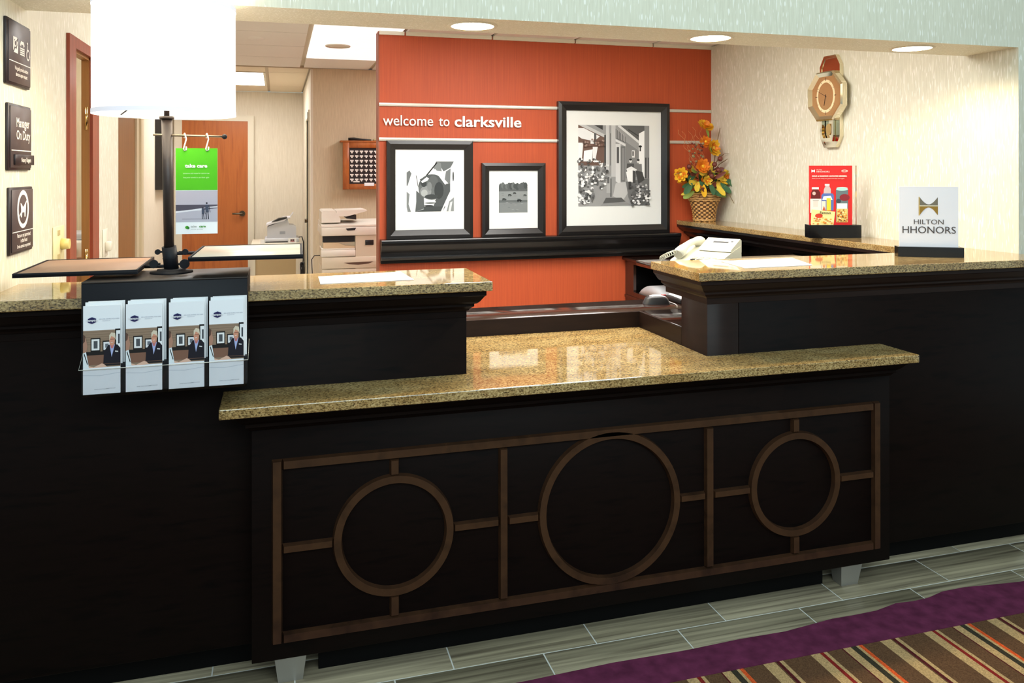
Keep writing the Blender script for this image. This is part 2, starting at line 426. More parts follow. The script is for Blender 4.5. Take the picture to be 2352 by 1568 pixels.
# the small side room seen through the opening
struct(MB().box(-2.2, XLW - 0.03, 4.50, 4.56, 0, ZC).box(-2.26, -2.2, YS0, 4.56, 0, ZC).box(-2.2, XLW - 0.03, YS0 + 0.031, YS0 + 0.09, 0, ZC).build('wall_side_room', BEIGE_WALL))
struct(MB().box(-1.19, -1.13, 4.56, 9.72, 0, ZC).build('wall_far_left', CREAM_WALL))
struct(MB().box(XRW, XRW + 0.1, YS0 + 0.1, 7.4, 0, ZC).build('wall_right', WALLPAPER))
wo = struct(MB().box(XO0, XRW, YO, YO + 0.11, 0, ZC).build('wall_accent', ORANGE), 'orange accent wall behind the reception desk')
MB().box(XO0 - 0.004, XO0 + 0.004, YO - 0.001, YO + 0.112, 0, ZC - 0.001).build('corner_return', ORANGE_EDGE, wo)
struct(MB().box(0.30, XRW, 7.30, 7.42, 0, ZC).build('wall_partition', BEIGE_WALL))
struct(MB().box(0.28, 0.30, 7.30, 7.56, 0, ZC).box(0.28, 0.30, 7.56, 8.40, 2.08, ZC).box(0.28, 0.30, 8.40, 9.65, 0, ZC).build('wall_alcove_side', OFFWHITE))
struct(MB().box(-1.19, 0.5, 9.65, 9.72, 0, ZC).build('wall_back', CREAM_WALL))
# ceilings
ceil = struct(MB().box(-2.26, XRW + 0.1, YS1, 9.72, 2.462, 2.52).box(-2.26, XLW, YS0 + 0.04, YS1, 2.462, 2.52).build('ceiling', TEE))
gx = [-1.13, -0.394, 0.2, 0.794, 1.388, 1.982, 2.576, XRW]
gy = [2.98, 3.07, 3.67, 4.27, 4.87, 5.47, 6.07, 6.68, 7.285]
LIT = {(3, 1), (3, 2), (4, 1), (4, 2), (1, 2), (1, 3), (4, 5), (4, 6), (2, 5), (2, 6), (2, 4)}
for i in range(len(gx) - 1):
    for j in range(len(gy) - 1):
        if (i, j) in LIT: continue
        e0 = 0.022 if i in (1, 2, 3) else 0.012
        x0, x1, y0, y1 = gx[i] + e0, gx[i + 1] - 0.012, gy[j] + 0.004, gy[j + 1] - 0.004
        if x1 - x0 < 0.03 or y1 - y0 < 0.03: continue
        MB().box(x0, x1, y0, y1, 2.448, 2.462).build('ceiling_tile', TILE, ceil)
MB().box(-1.13, 0.30, 7.285, 7.30, 2.440, 2.462).build('ceiling_edge_angle', TEE, ceil)
hx, hy = [-1.13, -0.73, -0.094, 0.28], [7.30, 7.72, 8.98, 9.65]
for i in range(3):
    for j in range(3):
        if (i, j) == (1, 1): continue
        MB().box(hx[i] + 0.014, hx[i + 1] - 0.014, hy[j] + 0.004, hy[j + 1] - 0.004, 2.450, 2.462).build('ceiling_tile', TILE2, ceil)
def troffer(x0, x1, y0, y1, label, mat=TROFFER, name='ceiling_light', z=2.462):
    t = thing(name, label, 'ceiling light', ((x0 + x1) / 2, (y0 + y1) / 2, z))
    fr = MB()
    for a in ((x0, x1, y0, y0 + 0.02), (x0, x1, y1 - 0.02, y1), (x0, x0 + 0.02, y0 + 0.02, y1 - 0.02), (x1 - 0.02, x1, y0 + 0.02, y1 - 0.02)):
        fr.box(a[0], a[1], a[2], a[3], z - 0.016, z)
    fr.build('frame', OFFWHITE, t)
    MB().box(x0 + 0.02, x1 - 0.02, y0 + 0.02, y1 - 0.02, z - 0.012, z - 0.002).build('diffuser', mat, t)
    return t
troffer(-0.72, -0.11, 7.76, 8.94, 'lit rectangular fluorescent ceiling panel above the oak office door', TROFFER_C)
troffer(0.806, 1.376, 3.082, 4.258, 'fluorescent panel in the tile ceiling over the clerk space, nearer the copier')
troffer(1.400, 1.970, 3.082, 4.258, 'fluorescent panel in the tile ceiling over the clerk space, nearer the wall clock')
troffer(-0.370, 0.186, 3.682, 4.858, 'added fill light panel unseen behind the soffit near the lamp shade', FILL_DIM)  # out of view, added to brighten the alcove side
troffer(1.400, 1.970, 5.482, 6.668, 'added fill light panel unseen in the ceiling behind the orange wall', FILL_COOL)  # hidden by the orange wall, added to light the partition and alcove
troffer(-1.90, -1.30, 3.5, 4.1, 'added square fill light unseen in the side room beyond the mahogany doorway')  # unseen fixture, added to brighten the side room
t = thing('ceiling_light', 'bright ribbed ceiling tiles with added glow beside the orange wall', 'ceiling light', (0.5, 5.9, 2.462))
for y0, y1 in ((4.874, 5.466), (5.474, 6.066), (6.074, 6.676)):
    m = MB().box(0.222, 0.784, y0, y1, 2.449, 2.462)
    m.build('glowing_tile', TILE_GLOW, t)
m = MB(); m.tube([(0.42 + 0.085 * math.cos(2 * PI * i / 28), 5.955 + 0.085 * math.sin(2 * PI * i / 28), 2.446) for i in range(28)], 0.006, 6, closed=True)
m.lathe([(0.0, 2.444), (0.06, 2.445), (0.08, 2.449)], (0.42, 5.955, 0), 28)
tag(m.build('ceiling_speaker', OFFWHITE), 'flat round ceiling speaker set in the bright ceiling tile', 'speaker')
tag(MB().lathe([(0.0, 2.436), (0.05, 2.438), (0.062, 2.449)], (-0.14, 5.75, 0), 24).build('smoke_detector', TILE), 'low round detector disc on the plain ceiling tile', 'detector')
# downlights in the soffit
SPOT_COL = (1.0, 0.80, 0.50)
for dx, lab in ((-0.29, 'recessed downlight in the soffit above the lamp shade'), (0.68, 'recessed downlight in the soffit in front of the lettering on the orange wall'),
                (1.65, 'recessed downlight in the soffit at the right corner of the orange wall'), (2.625, 'recessed downlight in the soffit near the octagonal wall clock')):
    t = thing('downlight', lab, 'ceiling light', (dx, 2.842, ZS), 0, 'soffit downlights')
    m = MB(); m.lathe([(0.078, -0.004), (0.088, -0.006), (0.092, 0.0)], (dx, 2.842, ZS), 36); m.build('trim_ring', OFFWHITE, t)
    m = MB(); m.lathe([(0.0001, -0.002), (0.05, -0.0022), (0.078, -0.003)], (dx, 2.842, ZS), 36); m.build('lens', LAMP_LIT, t)
    spot_light('downlight_beam', (dx, 2.790, ZS - 0.012), 25, SPOT_COL, 2.75, 0.5, 0.03)

# aluminium rails on the orange wall
for k, z in enumerate((1.972, 1.746)):
    struct(MB().rbox(XO0, XRW - 0.001, YO - 0.012, YO, z - 0.011, z + 0.011, 0.002, 1).build('trim_%d' % (k + 1), CHROME))

for k, (xa_, xb_) in enumerate(((0.632, 0.795), (0.805, 1.384), (1.394, 1.978), (1.988, 2.572), (2.582, XRW - 0.002))):
    struct(MB().box(xa_, xb_, YO - 0.016, YO - 0.0005, 2.424, 2.4475).build('trim_%d' % (k + 4), OFFWHITE))  # white strips added to stand in for the brightly lit ceiling edge
# ------------------------------------------------------------------ doors
# left opening: red mahogany casing
cas = MB()
xa, xb = XLW, XLW + 0.013
cas.box(xa, xb, 3.495, DY0, 0, DZ + 0.045); cas.box(xa, xb, DY1, 4.03, 0, DZ + 0.045); cas.box(xa, xb, DY0, DY1, DZ, DZ + 0.045)
d1 = struct(cas.build('door_1', RED_WOOD), 'red mahogany door casing around a narrow opening in the left wall')
MB().box(XLW - 0.03, XLW, DY1 - 0.012, DY1, 0, DZ).box(XLW - 0.03, XLW, DY0, DY0 + 0.012, 0, DZ).box(XLW - 0.03, XLW, DY0, DY1, DZ - 0.012, DZ).build('door_jamb', BROWN_DOOR, d1)
m = MB()
for z in (0.3, 1.1, 1.72): m.cyl((XLW - 0.01, DY1 - 0.015, z), (XLW - 0.01, DY1 - 0.015, z + 0.1), 0.006, n=10)
m.build('door_hinge', GOLD, d1)
# cabinet and printer in the side room
t = thing('side_cabinet', 'brown wooden cabinet glimpsed through the mahogany doorway', 'cabinet', (-0.95, 4.3, 0))
MB().rbox(-1.15, -0.835, 4.1, 4.48, 0, 1.10, 0.004, 1).build('body', BROWN_DOOR, t)
MB().rbox(-1.16, -0.828, 4.09, 4.49, 1.10, 1.13, 0.004, 1).build('top', HONEY, t)
t = thing('desk_printer', 'small white printer on the cabinet behind the mahogany doorway', 'printer', (-0.95, 4.3, 1.13))
MB().rbox(-1.08, -0.85, 4.16, 4.44, 1.13, 1.215, 0.012, 2).build('body', COPIER_W, t)
MB().rbox(-1.05, -0.87, 4.20, 4.40, 1.215, 1.25, 0.01, 2).build('lid', FAX_GREY, t)
MB().box(-1.03, -0.90, 4.155, 4.162, 1.15, 1.185).build('paper_slot', DARK, t)
# tan door and cream casing further back on the left
d2 = struct(MB().box(-1.13, -1.10, 6.2, 7.04, 0, 2.05).build('door_2', BROWN_DOOR), 'tan wooden door in the far left wall')
MB().box(-1.13, -1.085, 7.04, 7.14, 0, 2.12).box(-1.13, -1.085, 6.10, 6.2, 0, 2.12).box(-1.13, -1.085, 6.2, 7.04, 2.05, 2.12).build('door_casing', TRIM_CREAM, d2)
struct(MB().box(-1.13, -1.10, 7.36, 7.48, 0, ZC).build('trim_3', TRIM_CREAM))
# oak door in the back wall
d3 = struct(MB().box(-1.02, -0.325, 9.60, 9.65, 0, 2.105).build('door_3', DOOR_OAK), 'oak door with lever handle in the back wall of the office')
MB().box(-1.10, -1.02, 9.59, 9.65, 0, 2.165).box(-0.325, -0.26, 9.59, 9.65, 0, 2.165).box(-1.02, -0.325, 9.59, 9.65, 2.105, 2.165).build('door_casing', OFFWHITE, d3)
m = MB(); m.cyl((-0.385, 9.60, 1.06), (-0.385, 9.585, 1.06), 0.032, n=18); m.cyl((-0.385, 9.585, 1.06), (-0.385, 9.55, 1.06), 0.011, n=12)
m.rbox(-0.49, -0.375, 9.54, 9.556, 1.05, 1.07, 0.006, 2)
m.build('door_handle', plain('dark_nickel', rgb(96, 86, 72), 0.3, metal=1.0), d3)
# white door in the alcove side wall
d4 = struct(MB().box(0.288, 0.30, 7.60, 8.36, 0, 2.05).build('door_4', OFFWHITE), 'white door set in the side wall of the alcove')
MB().box(0.268, 0.28, 7.56, 7.62, 0, 2.10).box(0.268, 0.28, 8.34, 8.40, 0, 2.10).box(0.268, 0.28, 7.62, 8.34, 2.04, 2.10).build('door_casing', OFFWHITE, d4)
MB().box(0.262, 0.27, 7.585, 7.60, 0, 2.08).build('door_gasket', DARK, d4)
m = MB(); m.cyl((0.28, 7.69, 1.08), (0.24, 7.69, 1.08), 0.02, n=14); m.build('door_knob', plain('dark_nickel', rgb(96, 86, 72), 0.3, metal=1.0), d4)

# ------------------------------------------------------------------ reception desk
ZU, ZUB, ZL, ZLB = 1.183, 1.1528, 0.875, 0.846
YUF, YUB, YW = 2.5036, 2.8844, 2.5743
XUL, XUR, XLB, XRB = 0.6658, 1.4086, 0.5949, 1.4798
PROF = [(0.054, ZUB), (0.054, 1.137), (0.050, 1.1345), (0.044, 1.126), (0.036, 1.115), (0.028, 1.108), (0.021, 1.106), (0.021, 1.098), (0.015, 1.094), (0.008, 1.088), (0.005, 1.082), (0.0, 1.082)]
def sweep(prof, path):
    """moulding: prof = (offset, z); path(off) -> list of (x, y)"""
    m = MB(); L = [path(o) for o, z in prof]; n = len(L[0])
    vs = [(x, y, prof[i][1]) for i in range(len(prof)) for x, y in L[i]]
    fs = [(i * n + j, i * n + j + 1, (i + 1) * n + j + 1, (i + 1) * n + j) for i in range(len(prof) - 1) for j in range(n - 1)]
    return m.add(vs, fs)
t = thing('reception_counter', 'dark espresso reception counter unit holding the brochure lamp stand', 'counter', (-0.1, 2.7, 0))
MB().rbox(XLW, XLB, YW, 2.766, 0.10, 1.06, 0.0015, 1).build('front_panel', ESPRESSO, t)
MB().box(XLW, XLB, YW + 0.0005, 2.86, 1.06, ZUB).build('top_rail', ESPRESSO, t)
MB().box(XLW, XLB, 2.66, 2.766, 0, 0.10).build('toe_kick', KICK, t)
sweep(PROF, lambda o: [(XLW, YW - o), (XLB + o, YW - o), (XLB + o, 2.86 + min(o, 0.01))]).build('cornice', ESPRESSO, t)
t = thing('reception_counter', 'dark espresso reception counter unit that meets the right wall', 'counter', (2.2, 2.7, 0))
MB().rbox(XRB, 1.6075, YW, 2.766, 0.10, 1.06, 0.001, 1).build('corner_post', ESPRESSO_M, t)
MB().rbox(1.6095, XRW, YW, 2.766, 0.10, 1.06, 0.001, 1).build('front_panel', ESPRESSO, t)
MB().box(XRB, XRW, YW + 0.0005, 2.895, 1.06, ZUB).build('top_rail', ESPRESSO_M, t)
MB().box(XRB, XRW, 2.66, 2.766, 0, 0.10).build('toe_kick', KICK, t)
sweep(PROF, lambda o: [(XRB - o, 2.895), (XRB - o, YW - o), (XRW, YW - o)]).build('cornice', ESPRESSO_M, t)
# centre transaction unit on nickel feet
BX0, BX1, BY = -0.075, 2.205, 2.500
t = thing('transaction_desk', 'low dark centre desk unit with three ring trims on nickel feet', 'desk', (1.06, 2.6, 0))
MB().rbox(BX0, BX1, BY, YW - 0.001, 0.08, 0.80, 0.0015, 1).box(XLB + 0.002, XRB - 0.002, YW - 0.001, 3.10, 0.08, ZLB).build('body', ESPRESSO, t)
P2 = [(0.075, ZLB), (0.075, 0.828), (0.066, 0.824), (0.05, 0.810), (0.034, 0.800), (0.028, 0.798), (0.028, 0.788), (0.014, 0.782), (0.004, 0.772), (0.0, 0.772)]
sweep(P2, lambda o: [(BX0 - o * 0.6, YW - 0.001), (BX0 - o * 0.6, BY - o), (BX1 + o * 0.2, BY - o), (BX1 + o * 0.2, YW - 0.001)]).build('cornice', ESPRESSO, t)
MB().box(BX0, BX1, BY + 0.02, YW - 0.001, 0.80, ZLB).build('top_rail', ESPRESSO, t)
TY0 = 2.484
def bar(x0, x1, z0, z1, name='trim_bar'):
    b = 0.004
    m = MB()
    m.add([(x0, BY, z0), (x1, BY, z0), (x1, BY, z1), (x0, BY, z1), (x0 + b, TY0, z0 + b), (x1 - b, TY0, z0 + b), (x1 - b, TY0, z1 - b), (x0 + b, TY0, z1 - b)],
          [(4, 5, 6, 7), (0, 1, 5, 4), (1, 2, 6, 5), (2, 3, 7, 6), (3, 0, 4, 7)])
    return m.build(name, BRONZE_WOOD, t)
X0, X1, Z0, Z1, ZM = -0.018, 2.153, 0.1325, 0.680, 0.413
bar(X0, X0 + 0.031, Z0, Z1, 'trim_stile'); bar(X1 - 0.031, X1, Z0, Z1, 'trim_stile')
bar(X0 + 0.031, X1 - 0.031, Z1 - 0.031, Z1, 'trim_rail'); bar(X0 + 0.031, X1 - 0.031, Z0, Z0 + 0.031, 'trim_rail')
bar(0.682, 0.712, Z0 + 0.031, Z1 - 0.031, 'trim_stile'); bar(1.424, 1.456, Z0 + 0.031, Z1 - 0.031, 'trim_stile')
def trim_ring(cx, cz, r1, w=0.030, n=64):
    m = MB(); pr = [(r1, BY), (r1 - 0.004, TY0), (r1 - w + 0.004, TY0), (r1 - w, BY)]
    vs = [(cx + r * math.cos(2 * PI * i / n), y, cz + r * math.sin(2 * PI * i / n)) for r, y in pr for i in range(n)]
    m.add(vs, [(k * n + i, k * n + (i + 1) % n, (k + 1) * n + (i + 1) % n, (k + 1) * n + i) for k in range(3) for i in range(n)], 0, False)
    m.build('trim_ring', BRONZE_WOOD, t)
RINGS = [(0.347, 0.1885), (1.071, 0.257), (1.788, 0.189)]
for cx, r in RINGS: trim_ring(cx, ZM, r)
h = 0.0135
for x0, x1 in ((X0 + 0.031, 0.347 - 0.186), (0.347 + 0.186, 0.682), (0.712, 1.071 - 0.255), (1.071 + 0.255, 1.424), (1.456, 1.788 - 0.187), (1.788 + 0.187, X1 - 0.031)):
    bar(x0, x1, ZM - h, ZM + h)
for cx, r in (RINGS[0], RINGS[2]):
    bar(cx - 0.015, cx + 0.015, ZM + r - 0.003, Z1 - 0.031); bar(cx - 0.015, cx + 0.015, Z0 + 0.031, ZM - r + 0.003)
for fx in (0.036, 2.04):
    m = MB(); w0, w1 = 0.036, 0.046
    m.add([(fx - w0, 2.518, 0), (fx + w0, 2.518, 0), (fx + w0, 2.566, 0), (fx - w0, 2.566, 0), (fx - w1, 2.505, 0.08), (fx + w1, 2.505, 0.08), (fx + w1, 2.572, 0.08), (fx - w1, 2.572, 0.08)],
          [(3, 2, 1, 0), (4, 5, 6, 7), (0, 1, 5, 4), (1, 2, 6, 5), (2, 3, 7, 6), (3, 0, 4, 7)])
    m.build('foot', FOOT, t)
MB().box(0.12, 1.95, 2.555, YW - 0.001, 0.0, 0.08).build('toe_kick', KICK, t)
# granite
def slab(name, pts, z0, z1, label):
    m = MB(); b = 0.003
    c = Vector((sum(p[0] for p in pts) / len(pts), sum(p[1] for p in pts) / len(pts)))
    bm = bmesh.new()
    vb = [bm.verts.new((x, y, z0)) for x, y in pts]; f = bm.faces.new(vb)
    r = bmesh.ops.extrude_face_region(bm, geom=[f])
    for e in r['geom']:
        if isinstance(e, bmesh.types.BMVert): e.co.z = z1
    bmesh.ops.bevel(bm, geom=bm.edges[:], offset=b, segments=2, profile=0.5, affect='EDGES')
    bmesh.ops.recalc_face_normals(bm, faces=bm.faces[:])
    me = bpy.data.meshes.new(name); bm.to_mesh(me); bm.free(); me.materials.append(GRANITE)
    o = bpy.data.objects.new(name, me); col.objects.link(o)
    return tag(o, label, 'countertop')
slab('granite_countertop', [(XLW + 0.002, YUF), (XUL, YUF), (XUL, YUB), (XLW + 0.002, YUB)], ZUB, ZU, 'high gold granite countertop carrying the brochure lamp stand')
slab('granite_countertop', [(XUR, YUF), (XRW - 0.002, YUF), (XRW - 0.002, YO - 0.002), (2.766, YO - 0.002), (2.766, YUB), (XUR, YUB)], ZUB, ZU, 'high gold granite countertop turning along the right wall to the flower basket')
slab('granite_countertop', [(-0.158, 2.3735), (2.224, 2.3735), (2.224, YW - 0.001), (XRB - 0.001, YW - 0.001), (XRB - 0.001, 3.137), (XLB + 0.001, 3.137), (XLB + 0.001, YW - 0.001), (-0.158, YW - 0.001)], ZLB, ZL, 'low gold granite transaction top between the high counters')
# clerk desk surface with upstand round the low granite
ZT = 0.9404
t = thing('clerk_desk', 'polished dark brown clerk worktop behind the low granite top', 'desk', (1.4, 3.3, 0))
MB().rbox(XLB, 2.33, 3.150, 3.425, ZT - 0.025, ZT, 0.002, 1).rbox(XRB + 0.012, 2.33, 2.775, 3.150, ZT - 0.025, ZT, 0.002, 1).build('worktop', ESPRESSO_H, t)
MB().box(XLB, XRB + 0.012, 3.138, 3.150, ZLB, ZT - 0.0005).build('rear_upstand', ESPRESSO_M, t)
MB().box(XRB, XRB + 0.012, 2.767, 3.138, ZLB, ZT - 0.0005).build('side_upstand', ESPRESSO_M, t)
MB().box(XLB, 2.3, 3.36, 3.38, 0.0, ZT - 0.025).box(2.29, 2.32, 2.8, 3.38, 0.0, ZT - 0.025).build('modesty_panel', ESPRESSO, t)
# low cabinet along the right wall with cubbies, and panel under the ledge
t = thing('back_cabinet', 'dark brown cubby cabinet standing against the orange wall', 'cabinet', (2.7, 4.4, 0))
CX = 2.364
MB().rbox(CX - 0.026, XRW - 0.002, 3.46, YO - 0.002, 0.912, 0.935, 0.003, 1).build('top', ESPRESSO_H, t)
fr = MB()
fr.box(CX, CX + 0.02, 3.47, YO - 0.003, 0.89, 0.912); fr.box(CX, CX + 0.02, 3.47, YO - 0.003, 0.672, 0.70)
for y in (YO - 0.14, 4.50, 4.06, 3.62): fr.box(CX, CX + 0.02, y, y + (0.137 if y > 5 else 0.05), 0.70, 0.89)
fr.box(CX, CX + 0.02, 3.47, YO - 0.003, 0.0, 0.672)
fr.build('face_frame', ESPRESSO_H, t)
MB().box(CX + 0.021, 2.9, YO - 0.03, YO - 0.004, 0.685, 0.912).box(CX + 0.021, 2.9, 4.51, 4.54, 0.685, 0.912).box(CX + 0.02, XRW - 0.003, 3.47, YO - 0.003, 0.66, 0.685).box(2.9, XRW - 0.003, 3.47, YO - 0.003, 0.0, 0.912).box(CX + 0.02, 2.9, 3.47, 3.49, 0, 0.912).build('carcass', BLACK_WOOD, t)
MB().box(CX - 0.006, CX, 3.47, YO - 0.003, 0.650, 0.668).build('face_moulding', ESPRESSO_H, t)
t = thing('ledge_panel', 'dark moulded panel with shelf cubbies under the granite wall ledge', 'panel', (2.95, 4.2, 0.935))
PL = [(0.10, ZUB), (0.10, 1.138), (0.092, 1.134), (0.076, 1.118), (0.060, 1.106), (0.046, 1.102), (0.046, 1.090), (0.030, 1.080), (0.014, 1.066), (0.0, 1.064)]
sweep(PL, lambda o: [(2.87 - o, YO - 0.003), (2.87 - o, 2.90)]).build('cornice', BLACK_WOOD, t)
MB().box(2.96, XRW - 0.003, 2.90, YO - 0.003, 0.935, ZUB).build('back_panel', BLACK_WOOD, t)
for y in (YO - 0.05, 4.62, 4.02, 3.42, 2.90): MB().box(2.87, 2.96, y, y + 0.045, 0.935, 1.064).build('divider', ESPRESSO, t)
MB().box(2.87, 2.96, 2.90, YO - 0.003, 1.064, ZUB - 0.001).build('top_rail', BLACK_WOOD, t)
# riser shelf behind the right counter that holds the phone
t = thing('riser_shelf', 'dark riser shelf behind the right granite counter under the desk phone', 'shelf', (1.9, 3.08, ZT))
MB().rbox(1.50, 2.30, 2.897, 3.215, 1.128, 1.150, 0.003, 1).build('top', ESPRESSO_H, t)
for x in (1.76, 2.26): MB().box(x, x + 0.025, 2.95, 3.20, ZT, 1.128).build('side', ESPRESSO, t)

# ------------------------------------------------------------------ flat prints
def art(name, F, w, h, shapes, parent=None, texts=(), base_layer=1):
    """one flat printed sheet: shapes in unit coordinates, later ones on top"""
    m = MB(); mats = []; idx = {}
    def mi(c):
        if c not in idx: idx[c] = len(mats); mats.append(flat(*c))
        return idx[c]
    L = base_layer
    for s in shapes:
        L += 0.25
        if s[0] == 'r': m.rect(F, s[1] * w, s[2] * w, s[3] * h, s[4] * h, mi(s[5]), L)
        elif s[0] == 'd': m.disc(F, s[1] * w, s[2] * h, s[3] * w, s[4] * h, mi(s[5]), L, s[6] if len(s) > 6 else 18)
        elif s[0] == 'p': m.poly(F, [(x * w, y * h) for x, y in s[1]], mi(s[2]), L)
        elif s[0] == 'o': m.ring(F, s[1] * w, s[2] * h, s[3] * w, s[4] * w, mi(s[5]), L, 26, s[6] if len(s) > 6 else 1.0)
    for body, size, x, y, c, bold, al, sx in texts:
        add_text(m, F, body, size * h, x * w, y * h, mi(c), L + 1, bold * h, al, sx)
    return m.build(name, mats, parent, fix=False)
def line(x0, y0, x1, y1, t, c):
    dx, dy = x1 - x0, y1 - y0; l = math.hypot(dx, dy); nx, ny = -dy / l * t / 2, dx / l * t / 2
    return ('p', [(x0 + nx, y0 + ny), (x0 - nx, y0 - ny), (x1 - nx, y1 - ny), (x1 + nx, y1 + ny)], c)

# ------------------------------------------------------------------ framed pictures on the wall shelf
def mitred(name, x0, x1, z0, z1, w, yf, yb, mat, parent, slope=0.0):
    """four mitred rails; slope: how far the inner edge falls back behind the outer one"""
    o = [(x0, z0), (x1, z0), (x1, z1), (x0, z1)]; i_ = [(x0 + w, z0 + w), (x1 - w, z0 + w), (x1 - w, z1 - w), (x0 + w, z1 - w)]
    k = [(a[0] * 0.62 + b[0] * 0.38, a[1] * 0.62 + b[1] * 0.38) for a, b in zip(o, i_)]
    for q in range(4):
        n = (q + 1) % 4
        m = MB()
        P = [(o[q], yb), (o[n], yb), (o[q], yf + 0.006), (o[n], yf + 0.006), (k[q], yf), (k[n], yf), (i_[q], yf + slope), (i_[n], yf + slope), (i_[q], yb), (i_[n], yb)]
        m.add([(p[0], y, p[1]) for p, y in P], [(0, 1, 3, 2), (2, 3, 5, 4), (4, 5, 7, 6), (6, 7, 9, 8), (8, 9, 1, 0), (0, 2, 4, 6, 8), (1, 9, 7, 5, 3)])
        m.build(name, mat, parent)
def picture(label, x0, x1, z0, z1, mx0, mx1, mz0, mz1, px0, px1, pz0, pz1, shapes, slope):
    t = thing('framed_picture', label, 'picture', ((x0 + x1) / 2, 5.225, z0))
    mitred('frame_rail', x0, x1, z0, z1, mx0 - x0, 5.197, YO - 0.002, FRAME_BLACK, t, slope)
    MB().box(mx0 - 0.004, mx1 + 0.004, 5.222, YO - 0.003, mz0 - 0.004, mz1 + 0.004).build('mat_board', MATBOARD, t)
    art('print', frame_of((px0, 5.222, pz0), (1, 0, 0), (0, 0, 1)), px1 - px0, pz1 - pz0, shapes, t)
G = lambda v: (v, v, v)
K = lambda v: (max(0, v - 4), v + 1, v + 2)
veg = [('r', 0, 1, 0, 1, K(228)), ('p', [(0.62, 1), (1, 1), (0.93, 0.88), (0.78, 0.80), (0.70, 0.92)], K(104)), ('p', [(0.62, 1), (0.72, 0.97), (0.74, 0.80), (0.60, 0.82), (0.56, 0.88)], K(128)),
       ('p', [(0.83, 0.80), (0.93, 0.86), (0.92, 0.55), (0.86, 0.48), (0.80, 0.62)], K(118)), ('p', [(0, 0.78), (0.06, 0.82), (0.10, 0.76), (0.02, 0.52), (0, 0.52)], K(110)),
       ('p', [(0.0, 0.40), (0.06, 0.35), (0.04, 0.15), (0.09, 0.0), (0.02, 0.0), (0, 0.1)], K(128)),
       line(0.64, 0.98, 0.40, 0.70, 0.025, G(26)), line(0.40, 0.70, 0.28, 0.63, 0.02, G(40)), line(0.2, 0.72, 0.24, 0.5, 0.012, G(70)),
       ('p', [(0.20, 0.42), (0.25, 0.38), (0.36, 0.30), (0.37, 0.06), (0.18, 0.0), (0.2, 0.2)], K(92)), ('p', [(0.18, 0.0), (0.76, 0.0), (0.82, 0.10), (0.36, 0.12), (0.36, 0.05)], K(70)),
       ('p', [(0.92, 0.56), (0.82, 0.54), (0.60, 0.22), (0.56, 0.10), (0.80, 0.10), (0.92, 0.40)], K(82)),
       ('p', [(0.37, 0.24), (0.62, 0.20), (0.55, 0.11), (0.37, 0.10)], K(236)), ('d', 0.50, 0.17, 0.12, 0.014, K(60)), ('d', 0.46, 0.115, 0.10, 0.016, K(52)),
       ('p', [(0.92, 0.40), (0.76, 0.0), (0.72, 0.0), (0.88, 0.33)], K(222)), ('p', [(1, 0.28), (0.90, 0.20), (0.84, 0.0), (1, 0)], K(140)), ('p', [(0.97, 0.20), (0.93, 0.0), (0.88, 0.0), (0.92, 0.18)], K(214)),
       ('d', 0.53, 0.49, 0.285, 0.255, K(84), 28), ('d', 0.44, 0.44, 0.19, 0.18, K(106), 24), ('d', 0.40, 0.40, 0.12, 0.11, K(140), 20), ('d', 0.37, 0.37, 0.07, 0.07, K(172), 18),
       ('d', 0.56, 0.60, 0.10, 0.12, K(96), 18), ('d', 0.48, 0.50, 0.05, 0.09, K(128), 14), ('d', 0.36, 0.56, 0.06, 0.07, K(62), 14), ('d', 0.68, 0.42, 0.10, 0.17, K(60), 18), ('d', 0.52, 0.30, 0.14, 0.045, K(64), 16),
       ('p', [(0.30, 0.60), (0.42, 0.69), (0.47, 0.66), (0.44, 0.62), (0.33, 0.57)], K(238)), ('p', [(0.50, 0.76), (0.60, 0.85), (0.88, 0.56), (0.80, 0.55), (0.66, 0.73)], K(240)),
       ('d', 0.985, 0.70, 0.015, 0.10, K(50), 12)]
picture('black framed monochrome photo of a ripe tomato on the wall shelf', 0.676, 1.247, 1.098, 1.737, 0.733, 1.194, 1.1555, 1.676, 0.807, 1.121, 1.273, 1.602, veg, 0.02)
rnd = random.Random(3)
field = [('r', 0, 1, 0, 1, K(226)), ('r', 0, 1, 0, 0.70, K(140)), ('r', 0, 1, 0.32, 0.40, K(104)), ('r', 0, 1, 0, 0.31, K(128)), ('r', 0, 1, 0.68, 0.82, K(92))]
for k in range(13): field.append(('d', 0.07 + 0.86 * k / 12, 0.82 + 0.05 * rnd.random(), 0.07, 0.08 + 0.04 * rnd.random(), K(rnd.choice((74, 88, 104))), 12))
for k in range(16):
    y = 0.03 + 0.6 * rnd.random(); field.append(('d', rnd.random() * 0.9 + 0.05, y, 0.05, 0.006, K(rnd.choice((104, 118, 152))), 10))
for cx, cy, s in ((0.37, 0.57, 1.0), (0.54, 0.63, 0.8), (0.90, 0.56, 0.9), (0.17, 0.44, 1.1), (0.70, 0.40, 1.3)):
    c = K(28); field += [('d', cx, cy, 0.055 * s, 0.018 * s, c, 12), ('p', [(cx + 0.04 * s, cy + 0.012 * s), (cx + 0.085 * s, cy - 0.02 * s), (cx + 0.07 * s, cy - 0.03 * s), (cx + 0.03 * s, cy - 0.005 * s)], c)]
    for lx in (-0.045, -0.025, 0.022, 0.04): field.append(('r', cx + lx * s, cx + (lx + 0.01) * s, cy - 0.05 * s, cy, c))
picture('small black framed monochrome photo of horses grazing in a field', 1.310, 1.756, 1.096, 1.593, 1.361, 1.708, 1.154, 1.5405, 1.430, 1.632, 1.257, 1.470, field, 0.016)
